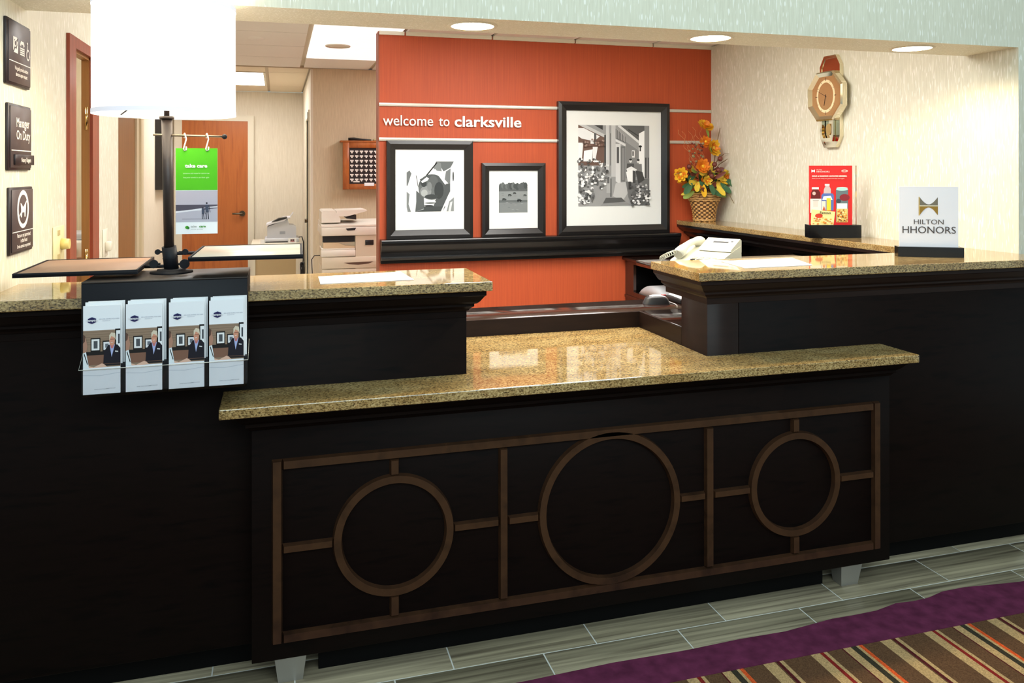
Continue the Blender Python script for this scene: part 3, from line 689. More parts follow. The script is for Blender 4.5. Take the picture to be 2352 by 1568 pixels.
st = [('r', 0, 1, 0, 1, G(150)),
      ('p', [(0, 1), (0.36, 0.86), (0.36, 0.5), (0, 0.5)], (108, 84, 74)), ('p', [(0.0, 0.96), (0.08, 0.96), (0.30, 0.86), (0.22, 0.80), (0.05, 0.83), (0, 0.86)], G(226)), ('r', 0.22, 0.25, 0.76, 0.90, G(84)), ('r', 0.17, 0.22, 0.77, 0.88, G(232)),
      ('p', [(0, 0.78), (0.07, 0.78), (0.05, 0.58), (0, 0.58)], G(236)), ('p', [(0.08, 0.68), (0.2, 0.70), (0.19, 0.55), (0.07, 0.55)], G(238)), ('p', [(0.2, 0.73), (0.27, 0.73), (0.24, 0.58), (0.2, 0.58)], G(228)),
      ('p', [(0.0, 1), (0.10, 1), (0.38, 0.88), (0.38, 0.84)], G(190)), ('r', 0.36, 0.385, 0.45, 0.88, G(70)), ('r', 0.385, 0.43, 0.42, 1, G(196)), ('r', 0.43, 0.46, 0.42, 1, G(150)), ('r', 0.46, 0.52, 0.36, 1, G(188)), ('r', 0.445, 0.455, 0.5, 0.9, G(90)),
      ('p', [(0.22, 1), (0.34, 1), (0.34, 0.94)], G(60)), ('p', [(0.52, 0.96), (0.66, 0.86), (0.66, 0.78), (0.52, 0.84)], G(96))]
for k in range(6): st.append(('p', [(0.535 + 0.022 * k, 0.955 - 0.016 * k), (0.541 + 0.022 * k, 0.951 - 0.016 * k), (0.541 + 0.022 * k, 0.84 - 0.009 * k), (0.535 + 0.022 * k, 0.842 - 0.009 * k)], G(200)))
st += [('p', [(0.52, 0.83), (0.68, 0.76), (0.68, 0.73), (0.52, 0.80)], G(212)), ('r', 0.52, 0.59, 0.28, 0.77, G(206)), ('r', 0.535, 0.568, 0.53, 0.73, G(84)), ('r', 0.59, 0.655, 0.30, 0.74, G(110)), ('r', 0.61, 0.645, 0.32, 0.72, G(134)),
       ('p', [(0.66, 0.80), (0.86, 0.68), (0.86, 0.36), (0.66, 0.34)], G(128)), ('p', [(0.58, 1), (0.98, 1), (0.94, 0.92), (0.86, 0.80)], G(92)), line(0.56, 1.0, 0.87, 0.78, 0.03, G(214)), line(0.70, 0.95, 0.9, 0.84, 0.012, G(60)),
       ('p', [(0.85, 0.90), (0.93, 0.94), (0.93, 0.35), (0.85, 0.42)], G(238)), ('p', [(0.93, 1), (1, 1), (1, 0.34), (0.93, 0.34)], G(140)), line(0.95, 0.60, 0.95, 0.34, 0.02, G(70)), line(0.985, 0.60, 0.985, 0.34, 0.015, G(80)),
       ('d', 0.87, 0.74, 0.025, 0.014, G(30)), ('r', 0.86, 0.88, 0.68, 0.73, G(60)), ('r', 0.75, 0.79, 0.60, 0.69, G(220)), ('r', 0.757, 0.775, 0.62, 0.68, G(40)),
       ('p', [(0.0, 0.0), (0.5, 0.0), (0.58, 0.26), (0.5, 0.32), (0.38, 0.28), (0.18, 0.12)], G(150)), ('p', [(0.52, 0.28), (0.70, 0.30), (0.72, 0.2), (0.62, 0.06), (0.48, 0.12)], G(186)), ('p', [(0.38, 0.10), (0.60, 0.10), (0.66, 0.05), (0.34, 0.03)], G(88)), ('p', [(0.3, 0.0), (0.75, 0.0), (0.68, 0.04), (0.34, 0.03)], G(138)),
       ('r', 0.39, 0.45, 0.16, 0.37, G(170)), ('r', 0.40, 0.43, 0.28, 0.36, G(96)), ('r', 0.445, 0.46, 0.11, 0.34, G(66)),
       ('p', [(0.66, 0.30), (1, 0.34), (1, 0.0), (0.75, 0.0), (0.70, 0.1)], G(110))]
for (cx, top) in ((0.73, 0.575), (0.84, 0.57)):        # two people outside the shop
    st += [('d', cx, top - 0.018, 0.020, 0.022, G(214), 12), ('d', cx, top, 0.021, 0.012, G(46), 12), ('p', [(cx - 0.05, top - 0.05), (cx + 0.05, top - 0.05), (cx + 0.055, top - 0.16), (cx - 0.06, top - 0.16)], G(80 if cx < 0.8 else 120))]
st += [('p', [(0.67, 0.46), (0.74, 0.49), (0.82, 0.45), (0.81, 0.42), (0.68, 0.43)], G(228)), ('p', [(0.665, 0.42), (0.76, 0.46), (0.76, 0.29), (0.69, 0.30)], G(238)), ('p', [(0.76, 0.44), (0.80, 0.43), (0.80, 0.28), (0.76, 0.28)], G(70)), ('p', [(0.80, 0.44), (0.90, 0.42), (0.93, 0.32), (0.84, 0.27)], G(66)), ('r', 0.70, 0.74, 0.20, 0.30, G(60))]
for k in range(210):
    x, y = rnd.random() * 0.42, 0.03 + rnd.random() * 0.55
    if y > 0.60 - 0.5 * max(0, x - 0.22) or y < (x - 0.12) * 1.1: continue
    st.append(('d', x, y, 0.012 + 0.014 * rnd.random(), 0.010 + 0.012 * rnd.random(), G(rnd.choice((232, 240, 226, 120, 70, 96))), 7))
for k in range(70):
    x, y = 0.72 + rnd.random() * 0.27, rnd.random() * 0.27
    st.append(('d', x, y, 0.012 + 0.014 * rnd.random(), 0.009 + 0.01 * rnd.random(), G(rnd.choice((230, 240, 150, 70, 96)) if y < 0.14 else rnd.choice((80, 96, 130, 200))), 7))
for k in range(26): st.append(('d', 0.04 + rnd.random() * 0.3, 0.74 + rnd.random() * 0.08, 0.014, 0.012, rnd.choice(((120, 92, 82), (90, 70, 62), (150, 128, 118))), 7))
picture('large black framed monochrome photo of a flowered shop front on the wall shelf', 1.850, 2.692, 1.098, 2.018, 1.910, 2.640, 1.163, 1.961, 2.001, 2.540, 1.294, 1.859, st, 0.012)

PS = [(YO - 0.001, 1.0965), (5.150, 1.0965), (5.147, 1.090), (5.147, 1.076), (5.154, 1.072), (5.156, 1.060), (5.166, 1.035), (5.182, 1.012), (5.192, 0.995), (5.192, 0.985), (5.166, 0.982), (5.160, 0.975), (5.163, 0.966), (5.186, 0.962), (5.188, 0.943), (YO - 0.001, 0.943)]
tag(MB().prism(PS, 'x', 0.636, 2.755).build('picture_ledge', BLACK_WOOD), 'long black moulded picture ledge along the orange wall', 'shelf')

# raised lettering
t = thing('wall_lettering', 'raised white lettering reading welcome to clarksville on the orange wall', 'sign', (1.1, YO, 1.838))
def raised(body, x0, x1, zb, size, bold, mat):
    me = text_mesh(body, size, 0.005, bold)
    xs = [v.co.x for v in me.vertices]; lo, hi = min(xs), max(xs); sx = (x1 - x0) / (hi - lo)
    bm = bmesh.new(); bm.from_mesh(me); bmesh.ops.remove_doubles(bm, verts=bm.verts[:], dist=1e-5); bm.verts.ensure_lookup_table()
    seen = set(); isl = []
    for v in bm.verts:
        if v in seen: continue
        st_, comp = [v], []
        seen.add(v)
        while st_:
            a = st_.pop(); comp.append(a)
            for e in a.link_edges:
                b = e.other_vert(a)
                if b not in seen: seen.add(b); st_.append(b)
        isl.append(comp)
    grp = []
    for comp in sorted(isl, key=lambda c: min(v.co.x for v in c)):
        a, b = min(v.co.x for v in comp), max(v.co.x for v in comp)
        for g in grp:
            if min(b, g[1]) - max(a, g[0]) > 0.5 * min(b - a, g[1] - g[0]):
                g[2].extend(comp); g[0] = min(a, g[0]); g[1] = max(b, g[1]); break
        else: grp.append([a, b, list(comp)])
    for a, b, comp in grp:
        ids = {v: i for i, v in enumerate(comp)}
        fs = [[ids[v] for v in f.verts] for f in bm.faces if f.verts[0] in ids]
        mb = MB().add([(x0 + (v.co.x - lo) * sx, YO - 0.011 - v.co.z, zb + v.co.y) for v in comp], fs)
        mb.build('letter', mat, t)
    bm.free()
LET = plain('letter_white', rgb(244, 240, 234), 0.35)
raised('welcome', 0.655, 0.984, 1.836, 0.098, 0.0003, LET); raised('to', 1.023, 1.094, 1.836, 0.098, 0.0003, LET)
raised('clarksville', 1.128, 1.592, 1.836, 0.098, 0.0018, LET)

# ------------------------------------------------------------------ signs and plates on the left wall
def wall_plate(label, y0, y1, z0, z1, build):
    t = thing('wall_sign', label, 'sign', (XLW, (y0 + y1) / 2, z0), 0, 'dark plates on the left wall')
    d = 0.012
    MB().rbox(XLW, XLW + 0.009, y0, y1, z0, z1, 0.002, 1).build('back_plate', SIGN_EDGE, t)
    MB().rbox(XLW + 0.009, XLW + d, y0 + 0.012, y1 - 0.004, z0 + 0.008, z1 - 0.008, 0.001, 1).build('face_plate', SIGN_DARK, t)
    F = frame_of((XLW + d, y0, z0), (0, 1, 0), (0, 0, 1))
    w = (240, 234, 228)
    art('lettering', F, y1 - y0, z1 - z0, build[0], t, build[1])
    return t
W3 = (240, 234, 228); SD = (74, 62, 62)
s1 = [line(0.06, 0.36, 0.97, 0.36, 0.012, W3)]
s1 += [('r', 0.22, 0.42, 0.50, 0.74, W3), ('p', [(0.25, 0.70), (0.37, 0.70), (0.39, 0.62), (0.34, 0.55), (0.27, 0.60)], SD), line(0.22, 0.50, 0.42, 0.74, 0.03, SD), ('o', 0.31, 0.645, 0.03, 0.05, W3)]
s1 += [('p', [(0.50, 0.66), (0.54, 0.72), (0.66, 0.72), (0.70, 0.66), (0.66, 0.63), (0.64, 0.67), (0.56, 0.67), (0.54, 0.63)], W3)]
for k in range(4): s1.append(('r', 0.50, 0.70, 0.595 - 0.032 * k, 0.615 - 0.032 * k, W3))
s1 += [('o', 0.855, 0.545, 0.055, 0.078, W3, 1.0), ('r', 0.80, 0.83, 0.58, 0.70, W3), ('d', 0.82, 0.725, 0.025, 0.02, W3), line(0.82, 0.62, 0.90, 0.61, 0.02, W3), line(0.89, 0.61, 0.94, 0.52, 0.02, W3)]
wall_plate('dark wall plate with access symbols above the duty manager plate', 2.745, 2.982, 1.806, 2.008, (s1, [('We gladly provide assistive', 0.085, 0.56, 0.24, W3, 0.001, 'CENTER', 0.72), ('devices upon request', 0.085, 0.56, 0.15, W3, 0.001, 'CENTER', 0.8)]))
t = wall_plate('dark wall plate reading Manager On Duty with a name strip', 2.762, 2.990, 1.543, 1.749, ([line(0.08, 0.30, 0.98, 0.30, 0.014, W3)], [('Manager', 0.20, 0.58, 0.66, W3, 0.002, 'CENTER', 0.95), ('On Duty', 0.20, 0.60, 0.47, W3, 0.002, 'CENTER', 0.95)]))
MB().rbox(XLW + 0.012, XLW + 0.018, 2.80, 2.996, 1.560, 1.592, 0.001, 1).build('name_strip', SIGN_EDGE, t)
art('name_lettering', frame_of((XLW + 0.018, 2.80, 1.560), (0, 1, 0), (0, 0, 1)), 0.196, 0.032, [], t, [('Nancy Rogers', 0.62, 0.55, 0.28, W3, 0.01, 'CENTER', 0.9)])
s3 = [('o', 0.52, 0.66, 0.20, 0.26, W3), line(0.06, 0.33, 0.98, 0.33, 0.012, W3),
      ('p', [(0.40, 0.76), (0.46, 0.74), (0.50, 0.70), (0.60, 0.70), (0.66, 0.76), (0.64, 0.66), (0.62, 0.54), (0.58, 0.54), (0.57, 0.61), (0.48, 0.61), (0.46, 0.54), (0.42, 0.54), (0.43, 0.66)], W3), line(0.36, 0.56, 0.68, 0.78, 0.03, W3)]
wall_plate('dark wall plate with a crossed out pet symbol, lowest of the plates', 2.775, 3.008, 1.282, 1.490, (s3, [('Pets are not permitted', 0.085, 0.55, 0.24, W3, 0.001, 'CENTER', 0.85), ('in the hotel', 0.085, 0.55, 0.16, W3, 0.001, 'CENTER', 0.85), ('Service animals are permitted', 0.075, 0.55, 0.08, W3, 0.001, 'CENTER', 0.75)]))
IVORY = plain('ivory_switch', rgb(238, 226, 176), 0.4)
t = thing('wall_outlet', 'ivory wall plate with a round dimmer knob left of the mahogany doorway', 'switch', (XLW, 3.36, 1.20))
MB().rbox(XLW, XLW + 0.006, 3.29, 3.44, 1.195, 1.335, 0.003, 1).build('plate', IVORY, t)
MB().cyl((XLW + 0.004, 3.395, 1.265), (XLW + 0.034, 3.395, 1.265), 0.022, 0.019, 18).build('knob', plain('knob_tan', rgb(226, 204, 128), 0.4), t)
for z in (1.21, 1.30): MB().box(XLW + 0.006, XLW + 0.008, 3.34, 3.37, z, z + 0.02).build('outlet_slot', plain('slot_tan', rgb(190, 172, 120), 0.5), t)
t = thing('wall_outlet', 'white wall outlet with a plug between the mahogany doorway and the hall', 'outlet', (XLW, 4.22, 1.13))
MB().rbox(XLW, XLW + 0.005, 4.16, 4.27, 1.135, 1.265, 0.003, 1).build('plate', OFFWHITE, t)
MB().rbox(XLW + 0.005, XLW + 0.03, 4.195, 4.235, 1.16, 1.205, 0.004, 1).build('plug', OFFWHITE, t)
t = thing('hall_picture', 'dark framed picture hanging on the far left hall wall', 'picture', (-1.13, 8.7, 1.4))
MB().box(-1.13, -1.06, 8.36, 8.40, 1.36, 2.04).box(-1.13, -1.06, 9.06, 9.10, 1.36, 2.04).box(-1.13, -1.06, 8.40, 9.06, 1.36, 1.40).box(-1.13, -1.06, 8.40, 9.06, 2.0, 2.04).build('frame', FRAME_BLACK, t)
art('print', frame_of((-1.10, 8.40, 1.40), (0, 1, 0), (0, 0, 1)), 0.66, 0.60, [('r', 0, 1, 0, 1, (214, 190, 160)), ('r', 0.2, 0.8, 0.2, 0.8, (176, 128, 96)), ('d', 0.5, 0.5, 0.2, 0.25, (140, 92, 70))], t)

# ------------------------------------------------------------------ brochure lamp stand on the left counter
LX, LY = -0.304, 2.575
KX0, KX1, KY0, KY1, KZ = -0.512, -0.083, 2.420, 2.655, 1.238
t = thing('brochure_lamp_stand', 'black brochure stand with a white drum shade lamp and two side trays', 'lamp stand', (LX, LY, ZU))
MB().rbox(KX0, KX1, KY0 + 0.07, KY1, ZU + 0.0005, KZ - 0.004, 0.002, 1).rbox(KX0, KX1, KY0, KY0 + 0.07, 0.935, KZ - 0.004, 0.002, 1).build('cabinet', BLACK_METAL, t)
MB().rbox(KX0, KX1, KY0, KY1, KZ - 0.004, KZ, 0.001, 1).build('top_plate', STAND_TOP, t)
MB().lathe([(0.0, 0.0), (0.060, 0.0), (0.060, 0.004), (0.040, 0.006), (0.040, 0.010), (0.0, 0.012)], (LX, 2.585, KZ), 36).build('base_plate', BLACK_METAL, t)
c0 = Vector((LX, 2.585, KZ + 0.01)); c1 = Vector((LX - 0.006, 2.577, 1.316)); c2 = Vector((-0.315, 2.570, 1.70))
MB().cyl(c0, c1, 0.0205, n=24).cyl(c1 - (c1 - c0) * 0.5, c1 - (c1 - c0) * 0.49, 0.0215, n=24).build('collar', BLACK_METAL, t)
MB().cyl(c1, c2, 0.0142, 0.0150, n=20).build('pole', plain('dark_bronze', rgb(44, 35, 33), 0.45), t)
MB().cyl(c2 - Vector((0, 0, 0.006)), c2 + Vector((0, 0, 0.002)), 0.021, n=20).cyl(c2, c2 + Vector((0, 0, 0.12)), 0.008, n=12).build('socket', plain('dark_bronze', rgb(44, 35, 33), 0.45), t)
SX, SY, SR, SZ0, SZ1 = -0.318, 2.570, 0.196, 1.705, 2.030
sh = MB().lathe([(SR, SZ0), (SR, SZ1)], (SX, SY, 0), 64).build('lamp_shade', SHADE, t)
m = MB()
for z in (SZ0, SZ1 - 0.013): m.lathe([(SR + 0.0015, z), (SR + 0.0015, z + 0.013)], (SX, SY, 0), 64)
m2 = MB().lathe([(SR + 0.0015, SZ0), (SR + 0.0015, SZ0 + 0.013)], (SX, SY, 0), 64).build('shade_binding', SHADE_TRIM, sh)
m2 = MB().lathe([(SR + 0.0015, SZ1 - 0.013), (SR + 0.0015, SZ1)], (SX, SY, 0), 64).build('shade_binding', SHADE_TRIM, sh)
m = MB()
for a in (0.3, 0.3 + 2 * PI / 3, 0.3 + 4 * PI / 3): m.cyl((SX, SY, SZ0 + 0.10), (SX + SR * math.cos(a), SY + SR * math.sin(a), SZ0 + 0.008), 0.0025, n=6)
m.build('shade_spider', BLACK_METAL, t)
MB().ball((SX, SY, 1.86), 0.035).build('bulb', glow('lamp_bulb', (1.0, 0.88, 0.68, 1), 6), t)
l = bpy.data.lights.new('lamp_bulb_light', 'POINT'); l.energy = 5; l.color = (1.0, 0.86, 0.62); l.shadow_soft_size = 0.04
o = bpy.data.objects.new('lamp_bulb_light', l); col.objects.link(o); o.location = (SX, SY, 1.92)
# rod with ball end
rod = MB().cyl((-0.352, 2.568, 1.647), (-0.156, 2.558, 1.643), 0.0032, n=10).build('sign_rod', plain('pewter_rod', rgb(150, 136, 116), 0.3, metal=1.0), t)
MB().ball((-0.153, 2.558, 1.643), 0.0078).build('rod_ball', BLACK_METAL, rod)
# side trays
def tray(cx, cy, z, wx, wy, rot, arm, mat, tilt=0.0):
    R3 = Matrix.Translation((cx, cy, z)) @ Matrix.Rotation(rot, 4, 'Z') @ Matrix.Rotation(tilt, 4, 'Y')
    def tf(mb):
        mb.v = [tuple(R3 @ Vector(v)) for v in mb.v]; return mb
    a, b = wx / 2, wy / 2
    plate = tf(MB().rbox(-a, a, -b, b, -0.012, -0.003, 0.001, 1)).build('tray', BLACK_METAL, t)
    tf(MB().rbox(-a + 0.007, a - 0.007, -b + 0.007, b - 0.007, -0.003, -0.0015, 0.0005, 1)).build('tray_mat', mat, plate)
    rim = MB()
    for q in ((-a, a, -b, -b + 0.005), (-a, a, b - 0.005, b), (-a, -a + 0.005, -b + 0.005, b - 0.005), (a - 0.005, a, -b + 0.005, b - 0.005)): rim.box(q[0], q[1], q[2], q[3], -0.012, 0.0)
    tf(rim).build('tray_rim', BLACK_METAL, plate)
tray(-0.536, 2.642, 1.263, 0.310, 0.360, 0.014, None, plain('tan_tray_mat', rgb(150, 118, 96), 0.55))
tray(-0.080, 2.545, 1.303, 0.306, 0.360, -0.022, None, plain('grey_tray_mat', rgb(196, 186, 172), 0.3))
for sgn, z, kx in ((-1, 1.262, -0.352), (1, 1.299, -0.262)):
    MB().cyl((LX - 0.003, 2.578, z - 0.004), (LX + sgn * 0.075, 2.60, z - 0.006), 0.005, n=10).build('tray_arm', BLACK_METAL, t)
def wing(x, y, z, r):
    m = MB().cyl((x, y + 0.004, z), (x, y - 0.004, z), r, n=18)
    m.cyl((x + (0.018 if x < LX else -0.018), y, z), (x, y, z), 0.003, n=8)
    m.build('wing_knob', BLACK_METAL, t)
wing(-0.346, 2.535, 1.270, 0.012); wing(-0.262, 2.530, 1.268, 0.014); wing(-0.342, 2.585, 1.300, 0.008); wing(-0.266, 2.585, 1.298, 0.009)
# clear pockets
BX = [(-0.4985, -0.3985), (-0.3945, -0.2925), (-0.2870, -0.1875), (-0.1835, -0.0855)]
for x0, x1 in BX:
    pk = MB().box(x0 - 0.0015, x1 + 0.0015, 2.3695, 2.3710, 0.943, 1.010).box(x0 - 0.0015, x1 + 0.0015, 2.3695, 2.4195, 0.938, 0.943)
    pk.build('brochure_pocket', ACRYLIC, t)
MB().box(-0.503, -0.083, 2.380, 2.4195, 0.944, 1.020).build('pocket_step', BLACK_METAL, t)
MB().tube([(-0.506, 2.418, 1.05), (-0.507, 2.366, 1.012), (-0.30, 2.3665, 1.012), (-0.080, 2.366, 1.012), (-0.079, 2.418, 1.06)], 0.0010, 6).build('pocket_wire', CHROME, t)

def brochure_shapes():
    s = [('r', 0, 1, 0, 1, (246, 248, 254)), ('r', 0, 1, 0.30, 0.72, (150, 126, 106))]
    for k in range(6): s.append(('r', 0, 1, 0.70 - 0.028 * k, 0.703 - 0.028 * k, (118, 96, 80)))
    s += [('r', 0, 1, 0.44, 0.48, (30, 26, 26)), ('r', 0, 1, 0.33, 0.44, (128, 92, 76)),
          ('r', 0.20, 0.46, 0.48, 0.635, (28, 24, 24)), ('r', 0.225, 0.435, 0.495, 0.62, (238, 238, 240)), ('r', 0.28, 0.385, 0.515, 0.60, (80, 84, 90)),
          ('r', 0.52, 0.74, 0.48, 0.60, (28, 24, 24)), ('r', 0.545, 0.72, 0.495, 0.585, (232, 232, 238)), ('r', 0.59, 0.68, 0.52, 0.565, (110, 116, 128)),
          ('r', 0.86, 1.0, 0.48, 0.73, (28, 24, 24)), ('r', 0.89, 1.0, 0.50, 0.71, (240, 242, 246)), ('r', 0.935, 0.985, 0.56, 0.67, (70, 74, 82)),
          # smiling guest-service worker in a dark suit
          ('p', [(0.54, 0.34), (0.56, 0.48), (0.68, 0.55), (0.92, 0.55), (1.0, 0.51), (1.0, 0.34)], (24, 22, 34)), ('p', [(0.71, 0.55), (0.85, 0.55), (0.765, 0.41)], (168, 180, 226)), ('p', [(0.71, 0.56), (0.84, 0.56), (0.80, 0.51), (0.75, 0.51)], (196, 120, 120)),
          ('d', 0.775, 0.600, 0.075, 0.060, (214, 150, 124), 18), ('p', [(0.70, 0.60), (0.70, 0.66), (0.76, 0.69), (0.86, 0.68), (0.88, 0.60), (0.84, 0.63), (0.76, 0.65)], (222, 208, 186)),
          line(0.73, 0.612, 0.84, 0.612, 0.006, (120, 70, 60)), line(0.74, 0.575, 0.80, 0.578, 0.006, (240, 220, 214)), line(0.86, 0.475, 0.94, 0.470, 0.012, (230, 230, 234)),
          # guest in white at the left edge
          ('p', [(0, 0.66), (0.07, 0.64), (0.12, 0.55), (0.09, 0.48), (0, 0.47)], (176, 132, 112)), ('p', [(0, 0.68), (0.06, 0.66), (0.05, 0.60), (0, 0.58)], (96, 70, 60)), ('p', [(0, 0.47), (0.08, 0.48), (0.16, 0.30), (0, 0.30)], (226, 234, 240)), line(0.03, 0.46, 0.12, 0.34, 0.02, (40, 40, 44)),
          ('r', 0.5, 1, 0.315, 0.335, (30, 26, 30)), ('p', [(0.14, 0.325), (0.28, 0.305), (0.50, 0.345), (0.56, 0.335), (0.64, 0.305), (0.30, 0.29), (0.16, 0.30)], (222, 180, 160)), ('r', 0, 1, 0.0, 0.298, (244, 246, 254)),
          ('p', [(0, 0.222), (0.45, 0.21), (1, 0.235), (1, 0.23), (0.45, 0.205), (0, 0.217)], (206, 212, 226)),
          ('p', [(0.13, 0.815), (0.13, 0.855), (0.24, 0.873), (0.35, 0.855), (0.35, 0.815), (0.24, 0.797)], (38, 36, 92)), ('p', [(0.145, 0.822), (0.145, 0.848), (0.24, 0.864), (0.335, 0.848), (0.335, 0.822), (0.24, 0.806)], (32, 30, 82))]
    tx = [('Hampton', 0.034, 0.24, 0.825, (240, 240, 246), 0.001, 'CENTER', 1.0), ('WE LOVE HAVING YOU HERE', 0.016, 0.42, 0.842, (150, 156, 176), 0.0, 'LEFT', 1.0), ('hamptoninn.com', 0.012, 0.52, 0.824, (160, 166, 184), 0.0, 'LEFT', 1.0),
          ('SHARE YOUR THOUGHTS', 0.013, 0.30, 0.05, (120, 126, 146), 0.0, 'LEFT', 1.0), ('HAMPTON.COM', 0.013, 0.62, 0.053, (120, 126, 146), 0.0, 'LEFT', 1.0)]
    return s, tx
BS, BT = brochure_shapes()
names = ['pocket at the end under the tan tray', 'second pocket from the tan tray end', 'second pocket from the grey tray end', 'pocket at the end under the grey tray']
BW, BH = 0.0905, 0.236
for k, (x0, x1) in enumerate(BX):
    if k == 0:
        b0 = thing('brochure', 'front brochure with a hotel desk photo, ' + names[0], 'brochure', (x0 + 0.001, 2.3740, 0.9445), 0, 'brochures in the lamp stand')
        MB().box(0, BW, 0, 0.0016, 0, BH).build('sheet', WHITE_PAPER, b0, True)
        q = art('cover_print', frame_of((0, 0, 0), (1, 0, 0), (0, 0, 1)), BW, BH, BS, None, BT); q.parent = b0
        q0 = thing('brochure', 'white brochure behind the front one, ' + names[0], 'brochure', (x0 + 0.004, 2.3850, 1.0205), 0, 'brochures in the lamp stand')
        MB().box(0, BW, 0, 0.0016, 0, BH - 0.068).build('sheet', WHITE_PAPER, q0, True)
    else:
        dup(b0, (x0 + 0.001, 2.3740, 0.9445), 'front brochure with a hotel desk photo, ' + names[k])
        dup(q0, (x0 + 0.004, 2.3850, 1.0205), 'white brochure behind the front one, ' + names[k])
    dup(q0, (x0 + 0.0085, 2.3990, 1.0205), 'rearmost white brochure, ' + names[k])

# take care sign on hooks
t = thing('hanging_sign', 'green and white hanging sign reading take care on white hooks', 'sign', (-0.230, 2.552, 1.354))
F = frame_of((-0.2885, 2.5515, 1.354), (1, -0.05, 0), (0, 0, 1)); SW, SH = 0.1165, 0.2535
m = MB(); O, U, V, N = F
m.add([O + U * x + V * z + N * (-y) for x, y, z in ((0, 0, 0), (SW, 0, 0), (SW, 0, SH), (0, 0, SH), (0, 0.0012, 0), (SW, 0.0012, 0), (SW, 0.0012, SH), (0, 0.0012, SH))], [(0, 1, 2, 3), (7, 6, 5, 4), (0, 4, 5, 1), (1, 5, 6, 2), (2, 6, 7, 3), (3, 7, 4, 0)])
m.build('card', WHITE_PAPER, t)
gs = [('r', 0, 1, 0.51, 1, (84, 190, 24)), ('r', 0, 1, 0.14, 0.505, (190, 184, 198)), ('r', 0, 1, 0.14, 0.30, (178, 174, 186)), ('r', 0, 1, 0.27, 0.34, (84, 78, 92)), ('p', [(0, 0.265), (0.4, 0.285), (0.62, 0.30), (0.62, 0.27), (0.2, 0.245), (0, 0.24)], (230, 228, 236)),
      ('p', [(0, 0.245), (0.35, 0.265), (0.6, 0.275), (1, 0.30), (1, 0.14), (0, 0.14)], (186, 182, 196)), ('p', [(0.62, 0.30), (1, 0.305), (1, 0.325), (0.8, 0.315)], (206, 204, 214)), line(0.15, 0.175, 0.75, 0.172, 0.004, (120, 116, 128))]
for cx, top, s in ((0.74, 0.37, 1.0), (0.645, 0.315, 0.72)):
    c = (50, 48, 60)
    gs += [('d', cx, top - 0.012 * s, 0.022 * s, 0.012 * s, c, 10), ('p', [(cx - 0.035 * s, top - 0.03 * s), (cx + 0.045 * s, top - 0.03 * s), (cx + 0.05 * s, top - 0.12 * s), (cx - 0.03 * s, top - 0.12 * s)], (70, 76, 96)),
           line(cx - 0.015 * s, top - 0.11 * s, cx - 0.01 * s, top - 0.2 * s, 0.022 * s, c), line(cx + 0.025 * s, top - 0.11 * s, cx + 0.045 * s, top - 0.2 * s, 0.022 * s, c), line(cx + 0.05 * s, top - 0.04 * s, cx + 0.085 * s, top - 0.12 * s, 0.014 * s, c)]
gs += [('d', 0.27, 0.077, 0.045, 0.018, (70, 160, 40), 14), ('d', 0.30, 0.07, 0.03, 0.014, (40, 120, 40), 12)]
art('sign_print', F, SW, SH, gs, t, [('take care', 0.058, 0.49, 0.775, (246, 250, 240), 0.0022, 'CENTER', 1.12), ('conserve and reuse for tomorrow', 0.022, 0.49, 0.70, (214, 240, 196), 0.0, 'CENTER', 0.95), ('hang your towels to use them again', 0.022, 0.49, 0.652, (214, 240, 196), 0.0, 'CENTER', 0.9),
                           ('take', 0.036, 0.36, 0.075, (130, 140, 130), 0.0, 'LEFT', 1.05), ('care', 0.036, 0.56, 0.075, (70, 150, 50), 0.0012, 'LEFT', 1.15), ('save water save energy', 0.014, 0.36, 0.05, (130, 140, 130), 0.0, 'LEFT', 1.0)])
HOOK = plain('white_hook', rgb(236, 230, 220), 0.4)
for hx in (-0.2625, -0.2005):
    y = 2.5625 - (hx + 0.3) * 0.05
    pth = [(hx - 0.004, y + 0.006, 1.638), (hx - 0.004, y + 0.004, 1.650), (hx - 0.002, y - 0.002, 1.6515), (hx, y - 0.007, 1.646), (hx + 0.003, y - 0.008, 1.635), (hx, y - 0.010, 1.622), (hx - 0.004, y - 0.014, 1.606), (hx - 0.002, y - 0.014, 1.600), (hx + 0.003, y - 0.012, 1.602), (hx + 0.003, y - 0.010, 1.612)]
    MB().tube(pth, 0.0021, 7).build('hook', HOOK, t)

# ------------------------------------------------------------------ papers
def paper(label, pts, z):
    m = MB(); vs = [(x, y, z + 0.0006) for x, y in pts] + [(x, y, z + 0.0018) for x, y in pts]
    m.add(vs, [(3, 2, 1, 0), (4, 5, 6, 7), (0, 1, 5, 4), (1, 2, 6, 5), (2, 3, 7, 6), (3, 0, 4, 7)])
    return tag(m.build('paper_sheet', WHITE_PAPER), label, 'paper')
paper('white paper sheet on the granite beside the lamp stand', [(0.129, 2.600), (0.428, 2.612), (0.416, 2.832), (0.131, 2.780)], ZU)
paper('white paper sheet on the granite below the desk phone', [(1.637, 2.578), (1.934, 2.590), (2.012, 2.824), (1.670, 2.798)], ZU)

